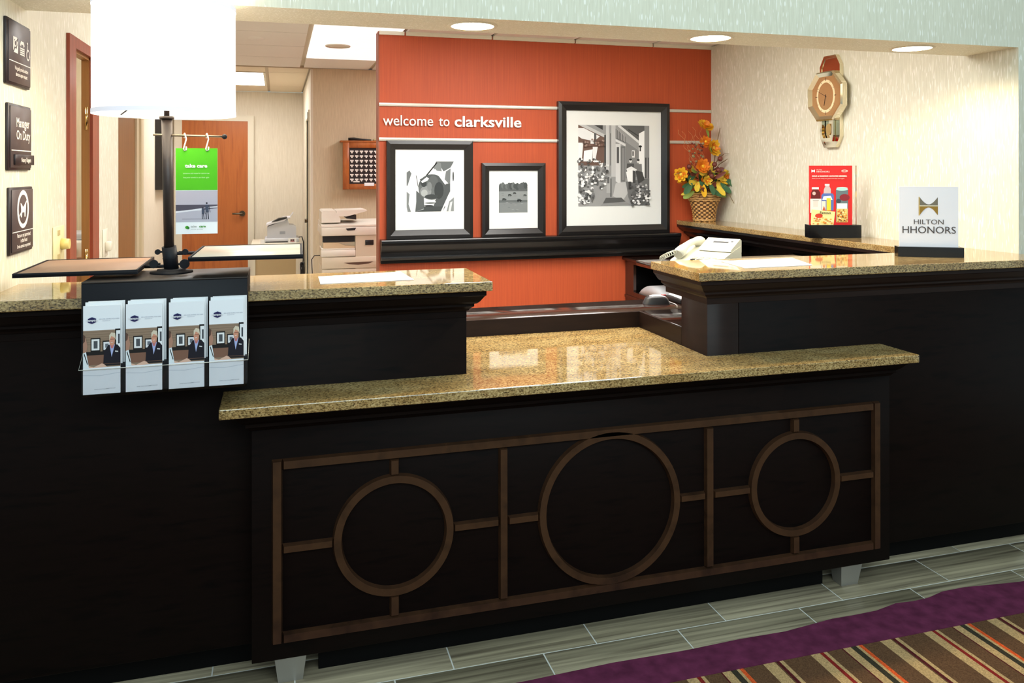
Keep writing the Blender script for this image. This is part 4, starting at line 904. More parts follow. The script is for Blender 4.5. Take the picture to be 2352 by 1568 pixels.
# ------------------------------------------------------------------ counter displays
RA = -0.292
U = Vector((math.cos(RA), math.sin(RA), 0)); Nn = U.cross(Vector((0, 0, 1)))
def slabbox(m, O, U, N, w, d, z0, z1, mat=0):
    """box from O along U (w) and backwards along -N (d)"""
    P = [O, O + U * w, O + U * w - N * d, O - N * d]
    vs = [(p.x, p.y, z0) for p in P] + [(p.x, p.y, z1) for p in P]
    return m.add(vs, [(3, 2, 1, 0), (4, 5, 6, 7), (0, 1, 5, 4), (1, 2, 6, 5), (2, 3, 7, 6), (3, 0, 4, 7)], mat)
O = Vector((2.702, 3.640, 0)); w = 0.272
t = thing('counter_display', 'red members poster with snack pictures in a clear holder on black block', 'display', (2.83, 3.63, ZU))
slabbox(MB(), O, U, Nn, w, 0.075, ZU + 0.0005, 1.252).build('base_block', plain('gloss_black', rgb(14, 15, 18), 0.12), t)
O2 = O + U * 0.008 - Nn * 0.03
slabbox(MB(), O2 + U * 0.228, U, Nn, 0.022, 0.012, 1.252, 1.566).build('clear_edge', ACRYLIC, t)
slabbox(MB(), O2, U, Nn, 0.228, 0.006, 1.252, 1.566).build('poster_board', plain('poster_red', rgb(208, 40, 40), 0.35), t)
F = (O2 + Vector((0, 0, 1.252)) + Nn * 0.0002, U, Vector((0, 0, 1)), Nn)
RW_, RH_ = 0.228, 0.314; w4 = (248, 236, 230)
ps = [('r', 0, 1, 0, 1, (206, 38, 40)), ('p', [(0.05, 0.935), (0.05, 0.885), (0.09, 0.90), (0.13, 0.885), (0.13, 0.935), (0.09, 0.92)], w4), ('o', 0.82, 0.91, 0.06, 0.072, w4, 0.42),
      # brown drink bottle
      ('r', 0.06, 0.22, 0.60, 0.635, w4), ('p', [(0.04, 0.44), (0.04, 0.54), (0.08, 0.60), (0.20, 0.60), (0.26, 0.54), (0.26, 0.44)], (96, 22, 24)), ('d', 0.11, 0.53, 0.04, 0.03, (206, 180, 176), 12), ('r', 0.02, 0.28, 0.20, 0.44, (236, 226, 220)), ('r', 0.08, 0.22, 0.405, 0.412, (90, 70, 70)), ('r', 0.09, 0.20, 0.30, 0.40, (214, 206, 200)),
      # water bottle
      ('r', 0.36, 0.47, 0.66, 0.69, w4), ('p', [(0.33, 0.52), (0.34, 0.60), (0.38, 0.66), (0.46, 0.66), (0.50, 0.60), (0.50, 0.52)], (196, 176, 180)), ('p', [(0.28, 0.24), (0.28, 0.50), (0.32, 0.53), (0.54, 0.53), (0.57, 0.50), (0.56, 0.24)], (86, 110, 180)), ('p', [(0.30, 0.42), (0.54, 0.42), (0.50, 0.49), (0.33, 0.48)], (214, 224, 240)), ('r', 0.40, 0.50, 0.24, 0.45, (240, 206, 60)), ('r', 0.29, 0.38, 0.24, 0.40, (238, 226, 206)), ('p', [(0.30, 0.24), (0.38, 0.24), (0.34, 0.32)], (200, 90, 60)),
      # tall can with snack mix
      ('d', 0.76, 0.62, 0.13, 0.018, (196, 226, 222), 16), ('r', 0.62, 0.90, 0.05, 0.60, (96, 116, 124)), ('d', 0.76, 0.60, 0.14, 0.025, (170, 214, 214), 18), ('d', 0.82, 0.46, 0.12, 0.06, (132, 40, 52), 14), ('d', 0.68, 0.40, 0.06, 0.04, (60, 70, 80), 10), ('r', 0.64, 0.88, 0.26, 0.36, (220, 232, 244)), ('r', 0.63, 0.89, 0.04, 0.27, (226, 196, 120)),
      # snack bag
      ('p', [(0.03, 0.02), (0.05, 0.26), (0.30, 0.24), (0.60, 0.22), (0.56, 0.0), (0.04, 0.0)], (240, 226, 160)), ('d', 0.22, 0.15, 0.09, 0.04, (204, 62, 40), 14)]
for k in range(46):
    ps.append(('d', 0.66 + rnd.random() * 0.21, 0.05 + rnd.random() * 0.2, 0.022, 0.012, rnd.choice(((236, 140, 40), (246, 220, 130), (200, 110, 40), (120, 80, 40), (246, 236, 190))), 6))
    ps.append(('d', 0.08 + rnd.random() * 0.44, 0.01 + rnd.random() * 0.11, 0.024, 0.010, rnd.choice(((230, 150, 60), (250, 238, 196), (214, 120, 60), (240, 210, 120))), 6))
art('poster_print', F, RW_, RH_, ps, t, [('HILTON', 0.022, 0.155, 0.922, w4, 0.0, 'LEFT', 1.1), ('HHONORS', 0.036, 0.155, 0.886, w4, 0.0, 'LEFT', 1.25), ('Hampton', 0.026, 0.82, 0.903, w4, 0.0005, 'CENTER', 1.0),
     ('GOLD & DIAMOND HHONORS MEMBERS:', 0.031, 0.05, 0.812, w4, 0.0012, 'LEFT', 1.02), ('thank you for being our guest time after time again.', 0.026, 0.05, 0.775, (246, 206, 200), 0.0, 'LEFT', 1.02), ('Famous', 0.06, 0.36, 0.185, (40, 50, 30), 0.001, 'CENTER', 1.0)])
# white sign
RB = -0.50
U = Vector((math.cos(RB), math.sin(RB), 0)); Nn = U.cross(Vector((0, 0, 1)))
O = Vector((2.470, 2.752, 0)); w = 0.250
t = thing('counter_display', 'white acrylic loyalty sign with gold emblem standing on a black base', 'display', (2.57, 2.72, ZU))
slabbox(MB(), O, U, Nn, w, 0.06, ZU + 0.0005, 1.224).build('base_block', BLACK_WOOD, t)
O2 = O + U * 0.010 - Nn * 0.022
slabbox(MB(), O2, U, Nn, 0.225, 0.008, 1.224, 1.473).build('sign_panel', plain('white_acrylic', rgb(238, 234, 240), 0.25), t)
F = (O2 + Vector((0, 0, 1.224)) + Nn * 0.0002, U, Vector((0, 0, 1)), Nn); sw, shh = 0.225, 0.249
def arch(x0, x1, yb, yt, cyc, c):
    pts = [(x0, yb), (x1, yb)] if yt > yb else [(x1, yb), (x0, yb)]
    arc = [(x1 - (x1 - x0) * i / 14, yt + (cyc - yt) * math.sin(PI * i / 14)) for i in range(15)]
    return [('p', [(arc[i][0], yb), (arc[i + 1][0], yb), arc[i + 1], arc[i]], c) for i in range(14)]
em = arch(0.345, 0.655, 0.690, 0.825, 0.705, (120, 112, 98)) + arch(0.345, 0.655, 0.672, 0.525, 0.655, (150, 116, 44)) + [('r', 0.33, 0.345, 0.52, 0.83, (214, 180, 110)), ('r', 0.345, 0.655, 0.672, 0.69, (206, 196, 172))]
art('sign_print', F, sw, shh, em, t, [('HILTON', 0.115, 0.5, 0.375, (86, 78, 76), 0.0, 'CENTER', 1.12), ('HHONORS', 0.165, 0.5, 0.225, (72, 64, 64), 0.0, 'CENTER', 1.02)])

# ------------------------------------------------------------------ wall clock
t = thing('wall_clock', 'pale gold octagonal wall clock with oval dial on the right wall', 'clock', (XRW, 3.90, 1.675))
cyc, czc = 3.895, 1.963
def octo(hw, hh, cw, ch, cz=czc): return [(cyc - hw, cz - ch), (cyc - cw, cz - hh), (cyc + cw, cz - hh), (cyc + hw, cz - ch), (cyc + hw, cz + ch), (cyc + cw, cz + hh), (cyc - cw, cz + hh), (cyc - hw, cz + ch)]
def ringx(m, A, B, xa, xb, mat=0):
    n = len(A); m.add([(xa, p[0], p[1]) for p in A] + [(xb, p[0], p[1]) for p in B], [(i, (i + 1) % n, n + (i + 1) % n, n + i) for i in range(n)], mat)
MB().prism(octo(0.082, 0.258, 0.048, 0.20, 1.934), 'x', XRW - 0.022, XRW - 0.0005).build('back_plate', CLOCK_METAL, t)
m = MB(); A, B = octo(0.086, 0.262, 0.050, 0.203, 1.934), octo(0.072, 0.246, 0.042, 0.192, 1.934)
ringx(m, A, A, XRW - 0.0005, XRW - 0.026); ringx(m, A, B, XRW - 0.026, XRW - 0.026); ringx(m, B, B, XRW - 0.026, XRW - 0.022); m.build('back_bezel', CLOCK_METAL, t)
m = MB(); A, B, Cc = octo(0.150, 0.140, 0.072, 0.058), octo(0.142, 0.132, 0.068, 0.054), octo(0.118, 0.112, 0.056, 0.046)
ringx(m, A, A, XRW - 0.024, XRW - 0.058); ringx(m, A, B, XRW - 0.058, XRW - 0.066); ringx(m, B, Cc, XRW - 0.066, XRW - 0.052)
m.prism(A, 'x', XRW - 0.027, XRW - 0.024); m.build('bezel', CLOCK_METAL, t)
MB().prism(Cc, 'x', XRW - 0.052, XRW - 0.046).build('dial', plain('dial_gold', rgb(206, 170, 118), 0.3, metal=0.6), t)
F = frame_of((XRW - 0.0522, cyc, czc), (0, -1, 0), (0, 0, 1))
m = MB(); m.ring(F, 0, 0, 0.066, 0.080, 0, 1, 40, 1.18)
for k in range(12):
    a = PI / 6 * k; big = k % 3 == 0
    m.poly(F, [(0.073 * math.cos(a) - 0.002 * math.sin(a), (0.073 * math.sin(a)) * 1.18 + 0.002 * math.cos(a)), (0.073 * math.cos(a) + 0.002 * math.sin(a), 0.073 * math.sin(a) * 1.18 - 0.002 * math.cos(a)),
               ((0.090 if big else 0.078) * math.cos(a) + 0.002 * math.sin(a), (0.090 if big else 0.078) * math.sin(a) * 1.18 - 0.002 * math.cos(a)), ((0.090 if big else 0.078) * math.cos(a) - 0.002 * math.sin(a), (0.090 if big else 0.078) * math.sin(a) * 1.18 + 0.002 * math.cos(a))], 1, 2)
m.build('dial_ring', [plain('dial_cream', rgb(238, 220, 176), 0.3), plain('dial_dark', rgb(92, 66, 40), 0.4)], t, fix=False)
def hand(a, l, w, name):
    u = Vector((math.cos(a), math.sin(a))); n_ = Vector((-u.y, u.x))
    MB().poly(F, [tuple(-u * 0.01 + n_ * w), tuple(-u * 0.01 - n_ * w), tuple(u * l - n_ * w * 0.5), tuple(u * l + n_ * w * 0.5)], 0, 5).build(name, DARK, t, fix=False)
hand(-PI / 2 - 0.25, 0.055, 0.003, 'hour_hand'); hand(PI - 0.45, 0.085, 0.0012, 'minute_hand')
m = MB(); lo = [(cyc - 0.045, 1.705), (cyc + 0.045, 1.705), (cyc + 0.058, 1.74), (cyc + 0.058, 1.825), (cyc - 0.058, 1.825), (cyc - 0.058, 1.74)]
li = [(cyc - 0.030, 1.725), (cyc + 0.030, 1.725), (cyc + 0.042, 1.75), (cyc + 0.042, 1.825), (cyc - 0.042, 1.825), (cyc - 0.042, 1.75)]
ringx(m, lo, lo, XRW - 0.022, XRW - 0.046); ringx(m, lo, li, XRW - 0.046, XRW - 0.046); ringx(m, li, li, XRW - 0.046, XRW - 0.026); m.build('pendulum_case', CLOCK_METAL, t)
MB().prism([(cyc + 0.024 * math.cos(2 * PI * i / 20), 1.775 + 0.032 * math.sin(2 * PI * i / 20)) for i in range(20)], 'x', XRW - 0.034, XRW - 0.022).build('pendulum_bob', GOLD, t)

# ------------------------------------------------------------------ flower basket
BCX, BCY = 2.895, 5.075
t = thing('flower_basket', 'woven basket of yellow autumn silk flowers on the granite ledge', 'flower basket', (BCX, BCY, ZU))
WICK = plain('wicker', rgb(176, 128, 70), 0.5, var=0.35, bscale=90)
def wr(h): return 0.072 + 0.034 * (h / 0.165) - 0.006 * math.sin(PI * h / 0.165)
rows = 48; prof = [(wr(0.165 * k / rows), 0.001 + 0.164 * k / rows) for k in range(rows + 1)]
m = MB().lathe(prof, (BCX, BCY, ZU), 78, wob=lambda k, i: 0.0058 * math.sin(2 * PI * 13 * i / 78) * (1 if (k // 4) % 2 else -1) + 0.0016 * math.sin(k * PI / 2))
m.m = [1 if (math.sin(2 * PI * 13 * ((f % 78) + 0.5) / 78) * (1 if ((f // 78) // 4) % 2 else -1)) < -0.25 else 0 for f in range(len(m.f))]  # recessed faces take the dark tone: shade painted between the strands
m.build('weave', [plain('wicker_gold', rgb(190, 142, 80), 0.45, var=0.25, bscale=90), plain('wicker_recess_shade', rgb(96, 62, 30), 0.55, var=0.25, bscale=90)], t)
for z, r, th in ((0.008, 0.074, 0.005), (0.014, 0.076, 0.0045), (0.150, 0.108, 0.005), (0.162, 0.110, 0.005), (0.174, 0.106, 0.0048), (0.185, 0.101, 0.0048), (0.196, 0.096, 0.0045)):
    MB().tube([(BCX + r * math.cos(2 * PI * i / 40), BCY + r * math.sin(2 * PI * i / 40), ZU + z + 0.002 * math.sin(i * PI / 2)) for i in range(40)], th, 6, closed=True).build('braided_rim', plain('wicker_light', rgb(194, 150, 92), 0.5, var=0.3, bscale=60), t)
fr_ = random.Random(11)
def petal_mesh(m, c, d, up, l, w, mat, cup=0.25):
    d = Vector(d).normalized(); s = d.cross(Vector(up)).normalized(); n_ = s.cross(d)
    c = Vector(c); P = []
    for q, ww in ((0.0, 0.25), (0.35, 0.9), (0.7, 1.0), (0.92, 0.6), (1.0, 0.12)):
        b = c + d * l * q + n_ * (cup * l * q * q)
        P += [b - s * w * ww / 2, b + n_ * (-0.12 * w * ww), b + s * w * ww / 2]
    fs = []
    for k in range(4):
        fs += [(3 * k, 3 * k + 1, 3 * k + 4, 3 * k + 3), (3 * k + 1, 3 * k + 2, 3 * k + 5, 3 * k + 4)]
    m.add(P, fs, mat, True)
YEL, ORA, LEAFY, GRN, DGRN, BRN = (plain('petal_yellow', rgb(232, 178, 34), 0.6), plain('petal_orange', rgb(224, 128, 26), 0.6), plain('leaf_yellow', rgb(222, 190, 60), 0.6), plain('leaf_lime', rgb(140, 160, 70), 0.6), plain('leaf_green', rgb(54, 96, 62), 0.6), plain('berry_brown', rgb(104, 44, 34), 0.5))
def flower(x, z, y, r, petals, lean, pm, cm):
    m = MB(); c = Vector((BCX + x, BCY + y, ZU + z)); f = Vector(lean).normalized(); a0 = f.orthogonal().normalized(); b0_ = f.cross(a0)
    for ring_, (rr, cup, n_) in enumerate(((r, 0.15, petals), (r * 0.72, 0.45, petals - 1), (r * 0.45, 0.7, petals - 3))):
        for k in range(n_):
            a = 2 * PI * k / n_ + 0.3 * ring_ + fr_.uniform(-0.1, 0.1)
            petal_mesh(m, c + f * 0.004 * ring_, a0 * math.cos(a) + b0_ * math.sin(a) + f * 0.25, f, rr * fr_.uniform(0.9, 1.1), rr * 0.55, 1 if (ring_ == 2 or (ring_ == 1 and k % 3 == 0)) else 0, cup)
    m.ball(c + f * 0.008, r * 0.26, 2, 8)
    m.build('flower', [pm, ORA, cm], t)
flower(-0.005, 0.660, -0.02, 0.066, 14, (0.1, -0.7, 0.8), YEL, ORA)
flower(0.045, 0.515, -0.03, 0.066, 11, (0.3, -1, 0.15), YEL, LEAFY)
flower(-0.055, 0.385, -0.07, 0.058, 11, (-0.1, -1, 0.2), ORA, YEL)
flower(-0.200, 0.330, -0.03, 0.055, 9, (-0.5, -1, 0.1), YEL, LEAFY)
flower(0.130, 0.310, -0.06, 0.060, 9, (0.5, -1, -0.1), LEAFY, ORA)
flower(0.005, 0.560, -0.01, 0.045, 9, (-0.3, -1, 0.2), ORA, YEL)
flower(-0.03, 0.290, -0.09, 0.040, 8, (0, -1, -0.1), LEAFY, YEL)
def leaf(p, d, l, w, mat, name='leaf'):
    m = MB(); petal_mesh(m, (BCX + p[0], BCY + p[1], ZU + p[2]), d, (0.05, -1, 0.3), l, w, 0, fr_.uniform(-0.3, 0.3)); m.build(name, mat, t)
for k in range(100):
    a = fr_.uniform(-0.5, PI + 0.5); rr = fr_.uniform(0.0, 0.12); zz = 0.20 + fr_.uniform(0, 0.16)
    d = (math.cos(a) * 1.0, fr_.uniform(-0.7, 0.25), math.sin(a) * 0.7 - 0.25)
    leaf((rr * math.cos(a) * 0.9, fr_.uniform(-0.08, 0.05), zz), d, fr_.uniform(0.06, 0.115), fr_.uniform(0.022, 0.042), fr_.choice((LEAFY, YEL, LEAFY, GRN, DGRN, DGRN, ORA, BRN)))
for x, z, d in ((-0.05, 0.26, (-0.3, -0.6, -1)), (-0.09, 0.28, (-0.6, -0.5, -0.8)), (0.02, 0.24, (0.1, -0.7, -0.9)), (0.05, 0.26, (0.3, -0.6, -0.8)), (0.08, 0.27, (0.7, -0.4, -0.8)), (-0.14, 0.27, (-0.8, -0.3, -0.8)), (0.0, 0.27, (-0.1, -0.8, -0.6)), (0.11, 0.30, (0.8, -0.5, -0.5))):
    leaf((x, -0.085, z), d, 0.10, 0.045, fr_.choice((LEAFY, DGRN, DGRN, YEL)))
leaf((0.02, -0.03, 0.59), (-0.4, -0.4, 1), 0.07, 0.024, GRN); leaf((0.03, -0.06, 0.50), (-0.7, -0.5, 0.1), 0.06, 0.04, GRN)
for pth in ([(0.06, 0, 0.30), (0.09, -0.01, 0.52), (0.115, -0.02, 0.66)], [(0.05, 0, 0.34), (0.10, -0.02, 0.44), (0.135, -0.04, 0.475), (0.14, -0.10, 0.48)], [(0.05, 0, 0.32), (0.10, -0.03, 0.40), (0.14, -0.08, 0.44)], [(-0.05, 0, 0.30), (-0.16, -0.03, 0.36), (-0.26, -0.06, 0.33)], [(0.10, -0.04, 0.28), (0.12, -0.10, 0.22), (0.14, -0.16, 0.13)]):
    MB().tube([(BCX + a, BCY + b, ZU + c) for a, b, c in pth], [0.004, 0.0035, 0.002, 0.001][:len(pth)], 6).build('grass_blade', plain('dry_grass', rgb(120, 96, 60), 0.6), t)
for k in range(7):
    ph = fr_.uniform(0, 6); x0, sp = -0.03 - 0.022 * k, fr_.uniform(0.02, 0.035); top = fr_.uniform(0.55, 0.72)
    MB().tube([(BCX + x0 * (0.4 + 0.9 * q / 24) + 0.012 * math.sin(ph + q * 0.9), BCY - 0.02 + 0.012 * math.cos(ph + q * 0.9), ZU + 0.32 + (top - 0.32) * q / 24) for q in range(25)], 0.0012, 4).build('curly_twig', plain('twig', rgb(196, 130, 84), 0.6), t)
for k in range(26):
    MB().ball((BCX - 0.085 + fr_.uniform(-0.055, 0.05), BCY - 0.03 + fr_.uniform(-0.04, 0.03), ZU + fr_.uniform(0.40, 0.56)), fr_.uniform(0.006, 0.011), 0, 5).build('seed_pod', fr_.choice((plain('pod_olive', rgb(122, 112, 72), 0.7), plain('pod_tan', rgb(150, 122, 86), 0.7), BRN)), t)
for x, y, z in ((0.06, -0.09, 0.36), (-0.15, -0.06, 0.385), (0.0, -0.10, 0.32), (0.08, -0.08, 0.44), (0.03, -0.09, 0.40)): MB().ball((BCX + x, BCY + y, ZU + z), 0.018, 0, 8).build('berry', BRN, t)

# ------------------------------------------------------------------ clerk side: phone, mouse, binder, stray paper
t = thing('desk_phone', 'ivory desk phone with tilted display behind the right granite counter', 'phone', (1.745, 3.050, 1.1505), -1.0)
# local space: x right, y back, z up, front edge towards -y
MB().prism([(-0.115, 0.004), (-0.108, 0.014), (0.03, 0.052), (0.10, 0.068), (0.105, 0.0), (-0.108, 0.0)], 'x', -0.105, 0.115).build('body', PHONE, t, True)
disp = MB().prism([(0.005, 0.050), (0.010, 0.058), (0.095, 0.098), (0.108, 0.092), (0.108, 0.040)], 'x', -0.035, 0.113).build('display_housing', PHONE, t, True)
dv = Vector((0, 0.085, 0.040)).normalized()
Fd = (Vector((-0.035, 0.010, 0.0584)), Vector((1, 0, 0)), dv, Vector((1, 0, 0)).cross(dv))
m = MB(); m.rect(Fd, 0.012, 0.136, 0.008, 0.090, 0, 1); m.rect(Fd, 0.040, 0.110, 0.052, 0.066, 1, 2); m.rect(Fd, 0.118, 0.128, 0.064, 0.072, 1, 2); m.rect(Fd, 0.020, 0.128, 0.012, 0.036, 2, 2)
m.build('display_panel', [plain('phone_grey', rgb(186, 190, 176), 0.4), DARK, WHITE_PAPER], disp, True, fix=False)
kv = Vector((0, 0.138, 0.038)).normalized()
Fk = (Vector((-0.030, -0.108, 0.0142)), Vector((1, 0, 0)), kv, Vector((1, 0, 0)).cross(kv))
m = MB(); m.rect(Fk, 0.004, 0.135, 0.055, 0.110, 0, 1); m.build('number_card', WHITE_PAPER, t, True, fix=False)
for r_ in range(3):
    for c_ in range(4):
        p = Fk[0] + Fk[1] * (0.022 + 0.028 * c_) + Fk[2] * (0.012 + 0.016 * r_)
        MB().rbox(p.x - 0.009, p.x + 0.009, p.y - 0.005, p.y + 0.005, p.z - 0.002, p.z + 0.005, 0.001, 1).build('key', DARK if r_ == 0 else PHONE, t, True)
hs = []
for q in range(13):
    y = -0.105 + 0.21 * q / 12; hs.append((-0.072, y, 0.036 + 0.040 * q / 12 + 0.022 * math.sin(PI * q / 12)))
MB().tube(hs, [0.021, 0.024, 0.022, 0.018, 0.015, 0.014, 0.014, 0.014, 0.015, 0.018, 0.022, 0.024, 0.021], 12).build('handset', PHONE, t, True)
cd = [(-0.075 - 0.075 * q / 90 + 0.009 * math.cos(q * 0.62), -0.105 - 0.02 * math.sin(q / 30), 0.05 - 0.036 * q / 90 + 0.009 * math.sin(q * 0.62)) for q in range(91)]
MB().tube(cd, 0.0022, 5).build('coiled_cord', PHONE, t, True)
t = thing('computer_mouse', 'silver and black computer mouse on the polished clerk worktop', 'mouse', (1.640, 3.300, ZT + 0.0005), -1.9)
def blob(x0, x1, y0, y1, z1, n=10):
    m = MB(); vs = []
    for i in range(n + 1):
        for j in range(n + 1):
            u, v = i / n * 2 - 1, j / n * 2 - 1
            x = (x0 + x1) / 2 + u * (x1 - x0) / 2 * (1 - 0.10 * v * v); y = (y0 + y1) / 2 + v * (y1 - y0) / 2 * (1 - 0.12 * u * u)
            vs.append((x, y, z1 * max(0, (1 - u ** 4)) ** 0.5 * max(0, 1 - abs(v) ** 3.2) ** 0.5))
    return m.add(vs, [(i * (n + 1) + j, i * (n + 1) + j + 1, (i + 1) * (n + 1) + j + 1, (i + 1) * (n + 1) + j) for i in range(n) for j in range(n)], 0, True)
blob(-0.034, 0.034, -0.062, 0.062, 0.036).build('shell', DARK, t, True)
blob(-0.024, 0.024, -0.050, 0.056, 0.0395).build('silver_cover', plain('mouse_silver', rgb(214, 212, 216), 0.3), t, True)
MB().rbox(-0.004, 0.004, 0.020, 0.045, 0.034, 0.041, 0.002, 1).build('scroll_wheel', plain('mouse_red', rgb(176, 60, 56), 0.4), t, True)
MB().tube([(0, 0.058, 0.008), (0.006, 0.070, 0.004), (0.030, 0.080, 0.003), (0.07, 0.082, 0.003), (0.120, 0.074, 0.003)], 0.0018, 5).build('cable', plain('cable_white', rgb(220, 214, 206), 0.5), t, True)
t = thing('receipt_printer', 'small dark device with white papers beside the mouse on the clerk worktop', 'device', (1.80, 3.31, ZT + 0.0005))
MB().rbox(1.735, 1.93, 3.25, 3.40, ZT + 0.0005, ZT + 0.022, 0.006, 2).build('body', DARK, t)
m = MB(); vs = []
for i in range(9):
    for j in range(2): vs.append((1.742 + 0.18 * i / 8, 3.26 + 0.12 * j, ZT + 0.0225 + 0.022 * math.sin(PI * min(1, i / 5)) + 0.004 * j))
m.add(vs, [(2 * i, 2 * i + 1, 2 * i + 3, 2 * i + 2) for i in range(8)], 0, True).build('paper_stack', WHITE_PAPER, t)
m = MB(); vs = []
for i in range(11):
    for j in range(2): vs.append((2.375 + 0.30 * j, 4.62 + 0.42 * i / 10, 0.703 + 0.075 * math.sin(PI * i / 10) ** 0.8 - 0.0 * j))
for i in range(11):
    for j in range(2): vs.append((2.375 + 0.30 * j, 4.62 + 0.42 * i / 10, 0.7005))
m.add(vs, [(2 * i, 2 * i + 1, 2 * i + 3, 2 * i + 2) for i in range(10)] + [(22 + 2 * i, 22 + 2 * i + 2, 22 + 2 * i + 3, 22 + 2 * i + 1) for i in range(10)] + [(2 * i, 2 * i + 2, 24 + 2 * i, 22 + 2 * i) for i in range(10)], 0, True)
tag(m.build('curved_tray', plain('grey_paper', rgb(196, 198, 204), 0.5)), 'curved pale grey bundle in the cubby of the back cabinet', 'paper')

# ------------------------------------------------------------------ office equipment in the alcove
t = thing('photocopier', 'ivory office photocopier beside the orange wall', 'photocopier', (0.6, 6.55, 0))
x0, x1, y0, y1 = 0.316, 0.90, 6.30, 6.85
MB().rbox(x0 + 0.01, x1, y0 + 0.01, y1, 0.02, 0.60, 0.006, 1).build('base_cabinet', COPIER, t)
MB().rbox(x0 + 0.012, x1, y0 + 0.01, y1, 0.60, 0.785, 0.006, 1).box(x0 + 0.012, x1, y0 + 0.06, y1, 0.785, 1.04).box(x0 + 0.262, x1, y0 + 0.005, y0 + 0.06, 0.785, 1.04).build('body', COPIER, t)
for z0, z1 in ((0.625, 0.700), (0.715, 0.785)):
    dr = MB().rbox(x0 + 0.008, x1, y0, y0 + 0.02, z0 + 0.004, z1, 0.003, 1).build('paper_drawer', COPIER, t)
dr = MB().rbox(x0 + 0.006, x1, y0 - 0.004, y0 + 0.02, 0.790, 0.878, 0.003, 1).build('paper_drawer', COPIER, t)
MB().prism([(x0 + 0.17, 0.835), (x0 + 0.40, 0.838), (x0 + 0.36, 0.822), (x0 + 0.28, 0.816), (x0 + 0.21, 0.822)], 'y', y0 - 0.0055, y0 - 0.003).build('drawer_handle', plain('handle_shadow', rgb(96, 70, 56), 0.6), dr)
MB().rbox(x0, x0 + 0.26, y0 - 0.006, y0 + 0.05, 0.882, 0.935, 0.006, 1).rbox(x0 + 0.004, x0 + 0.258, y0 + 0.0, y0 + 0.3, 0.935, 0.945, 0.003, 1).build('output_tray', COPIER_W, t)
MB().prism([(x0 + 0.018, 0.946), (x0 + 0.018, 0.990), (x0 + 0.13, 0.988), (x0 + 0.18, 0.965), (x0 + 0.258, 0.960), (x0 + 0.258, 0.946)], 'y', y0 + 0.012, y0 + 0.05).build('exit_guide', plain('guide_tan', rgb(220, 196, 160), 0.5), t)
MB().box(x0 + 0.016, x0 + 0.26, y0 + 0.055, y0 + 0.062, 0.99, 1.045).build('exit_slot', DARK, t)
MB().rbox(x0 + 0.002, x1, y0 - 0.008, y1, 1.042, 1.108, 0.008, 2).build('scanner_body', COPIER_W, t)
MB().prism([(x0 + 0.185, 1.098), (x0 + 0.265, 1.102), (x0 + 0.255, 1.083), (x0 + 0.20, 1.081)], 'y', y0 - 0.0105, y0 - 0.007).build('control_display', DARK, t)
MB().prism([(y0 - 0.004, 1.110), (y0 - 0.004, 1.124), (y0 + 0.2, 1.140), (y1 - 0.02, 1.140), (y1, 1.110)], 'x', x0 + 0.004, x1).build('scanner_lid', COPIER_W, t)
MB().prism([(x0 + 0.008, 1.141), (x0 + 0.008, 1.225), (x0 + 0.02, 1.234), (x0 + 0.11, 1.234), (x0 + 0.125, 1.21), (x0 + 0.15, 1.172), (x0 + 0.15, 1.141)], 'y', y0 + 0.05, y1 - 0.12).build('feeder', COPIER_W, t)
MB().prism([(x0 + 0.13, 1.188), (x0 + 0.20, 1.186), (x0 + 0.34, 1.222), (x0 + 0.36, 1.232), (x0 + 0.34, 1.238), (x0 + 0.12, 1.232)], 'y', y0 + 0.07, y1 - 0.15).build('feeder_tray', COPIER_W, t)
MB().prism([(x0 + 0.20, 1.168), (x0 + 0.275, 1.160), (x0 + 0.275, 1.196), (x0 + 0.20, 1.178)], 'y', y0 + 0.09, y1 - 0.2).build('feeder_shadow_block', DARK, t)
MB().rbox(x0 + 0.335, x0 + 0.40, y0 - 0.001, y0 + 0.006, 0.965, 1.005, 0.004, 2).build('badge', DARK, t)
MB().tube([(x0 + 0.01, y1 - 0.2, 0.86), (x0 - 0.03, y1 - 0.15, 0.855), (x0 - 0.05, y1 - 0.1, 0.82), (x0 - 0.045, y1 - 0.08, 0.70), (x0 - 0.02, y1, 0.55), (x0 + 0.02, y1 + 0.05, 0.02)], 0.004, 6).build('power_cord', DARK, t)
# key cabinet
t = thing('key_cabinet', 'honey wood key cabinet with rows of white tags on the beige wall', 'cabinet', (0.77, 7.25, 1.375))
kx0, kx1, kz0, kz1 = 0.549, 1.02, 1.378, 1.792
MB().box(kx0 + 0.008, kx1 - 0.008, 7.205, 7.299, kz0 + 0.005, kz1).build('case', HONEY, t)
MB().rbox(kx0 - 0.022, kx1 + 0.022, 7.18, 7.299, kz1, kz1 + 0.016, 0.003, 1).build('top', HONEY, t)
MB().box(kx0 + 0.055, kx1 - 0.055, 7.196, 7.205, 1.425, 1.745).build('tag_board', DARK, t)
for a in ((kx0, kx0 + 0.056, kz0, kz1), (kx1 - 0.056, kx1, kz0, kz1), (kx0 + 0.056, kx1 - 0.056, kz0, 1.426), (kx0 + 0.056, kx1 - 0.056, 1.744, kz1)):
    MB().rbox(a[0], a[1], 7.182, 7.205, a[2], a[3], 0.003, 1).build('door_rail', HONEY, t)
TAGW = plain('tag_white', rgb(240, 238, 232), 0.5)
tm = None
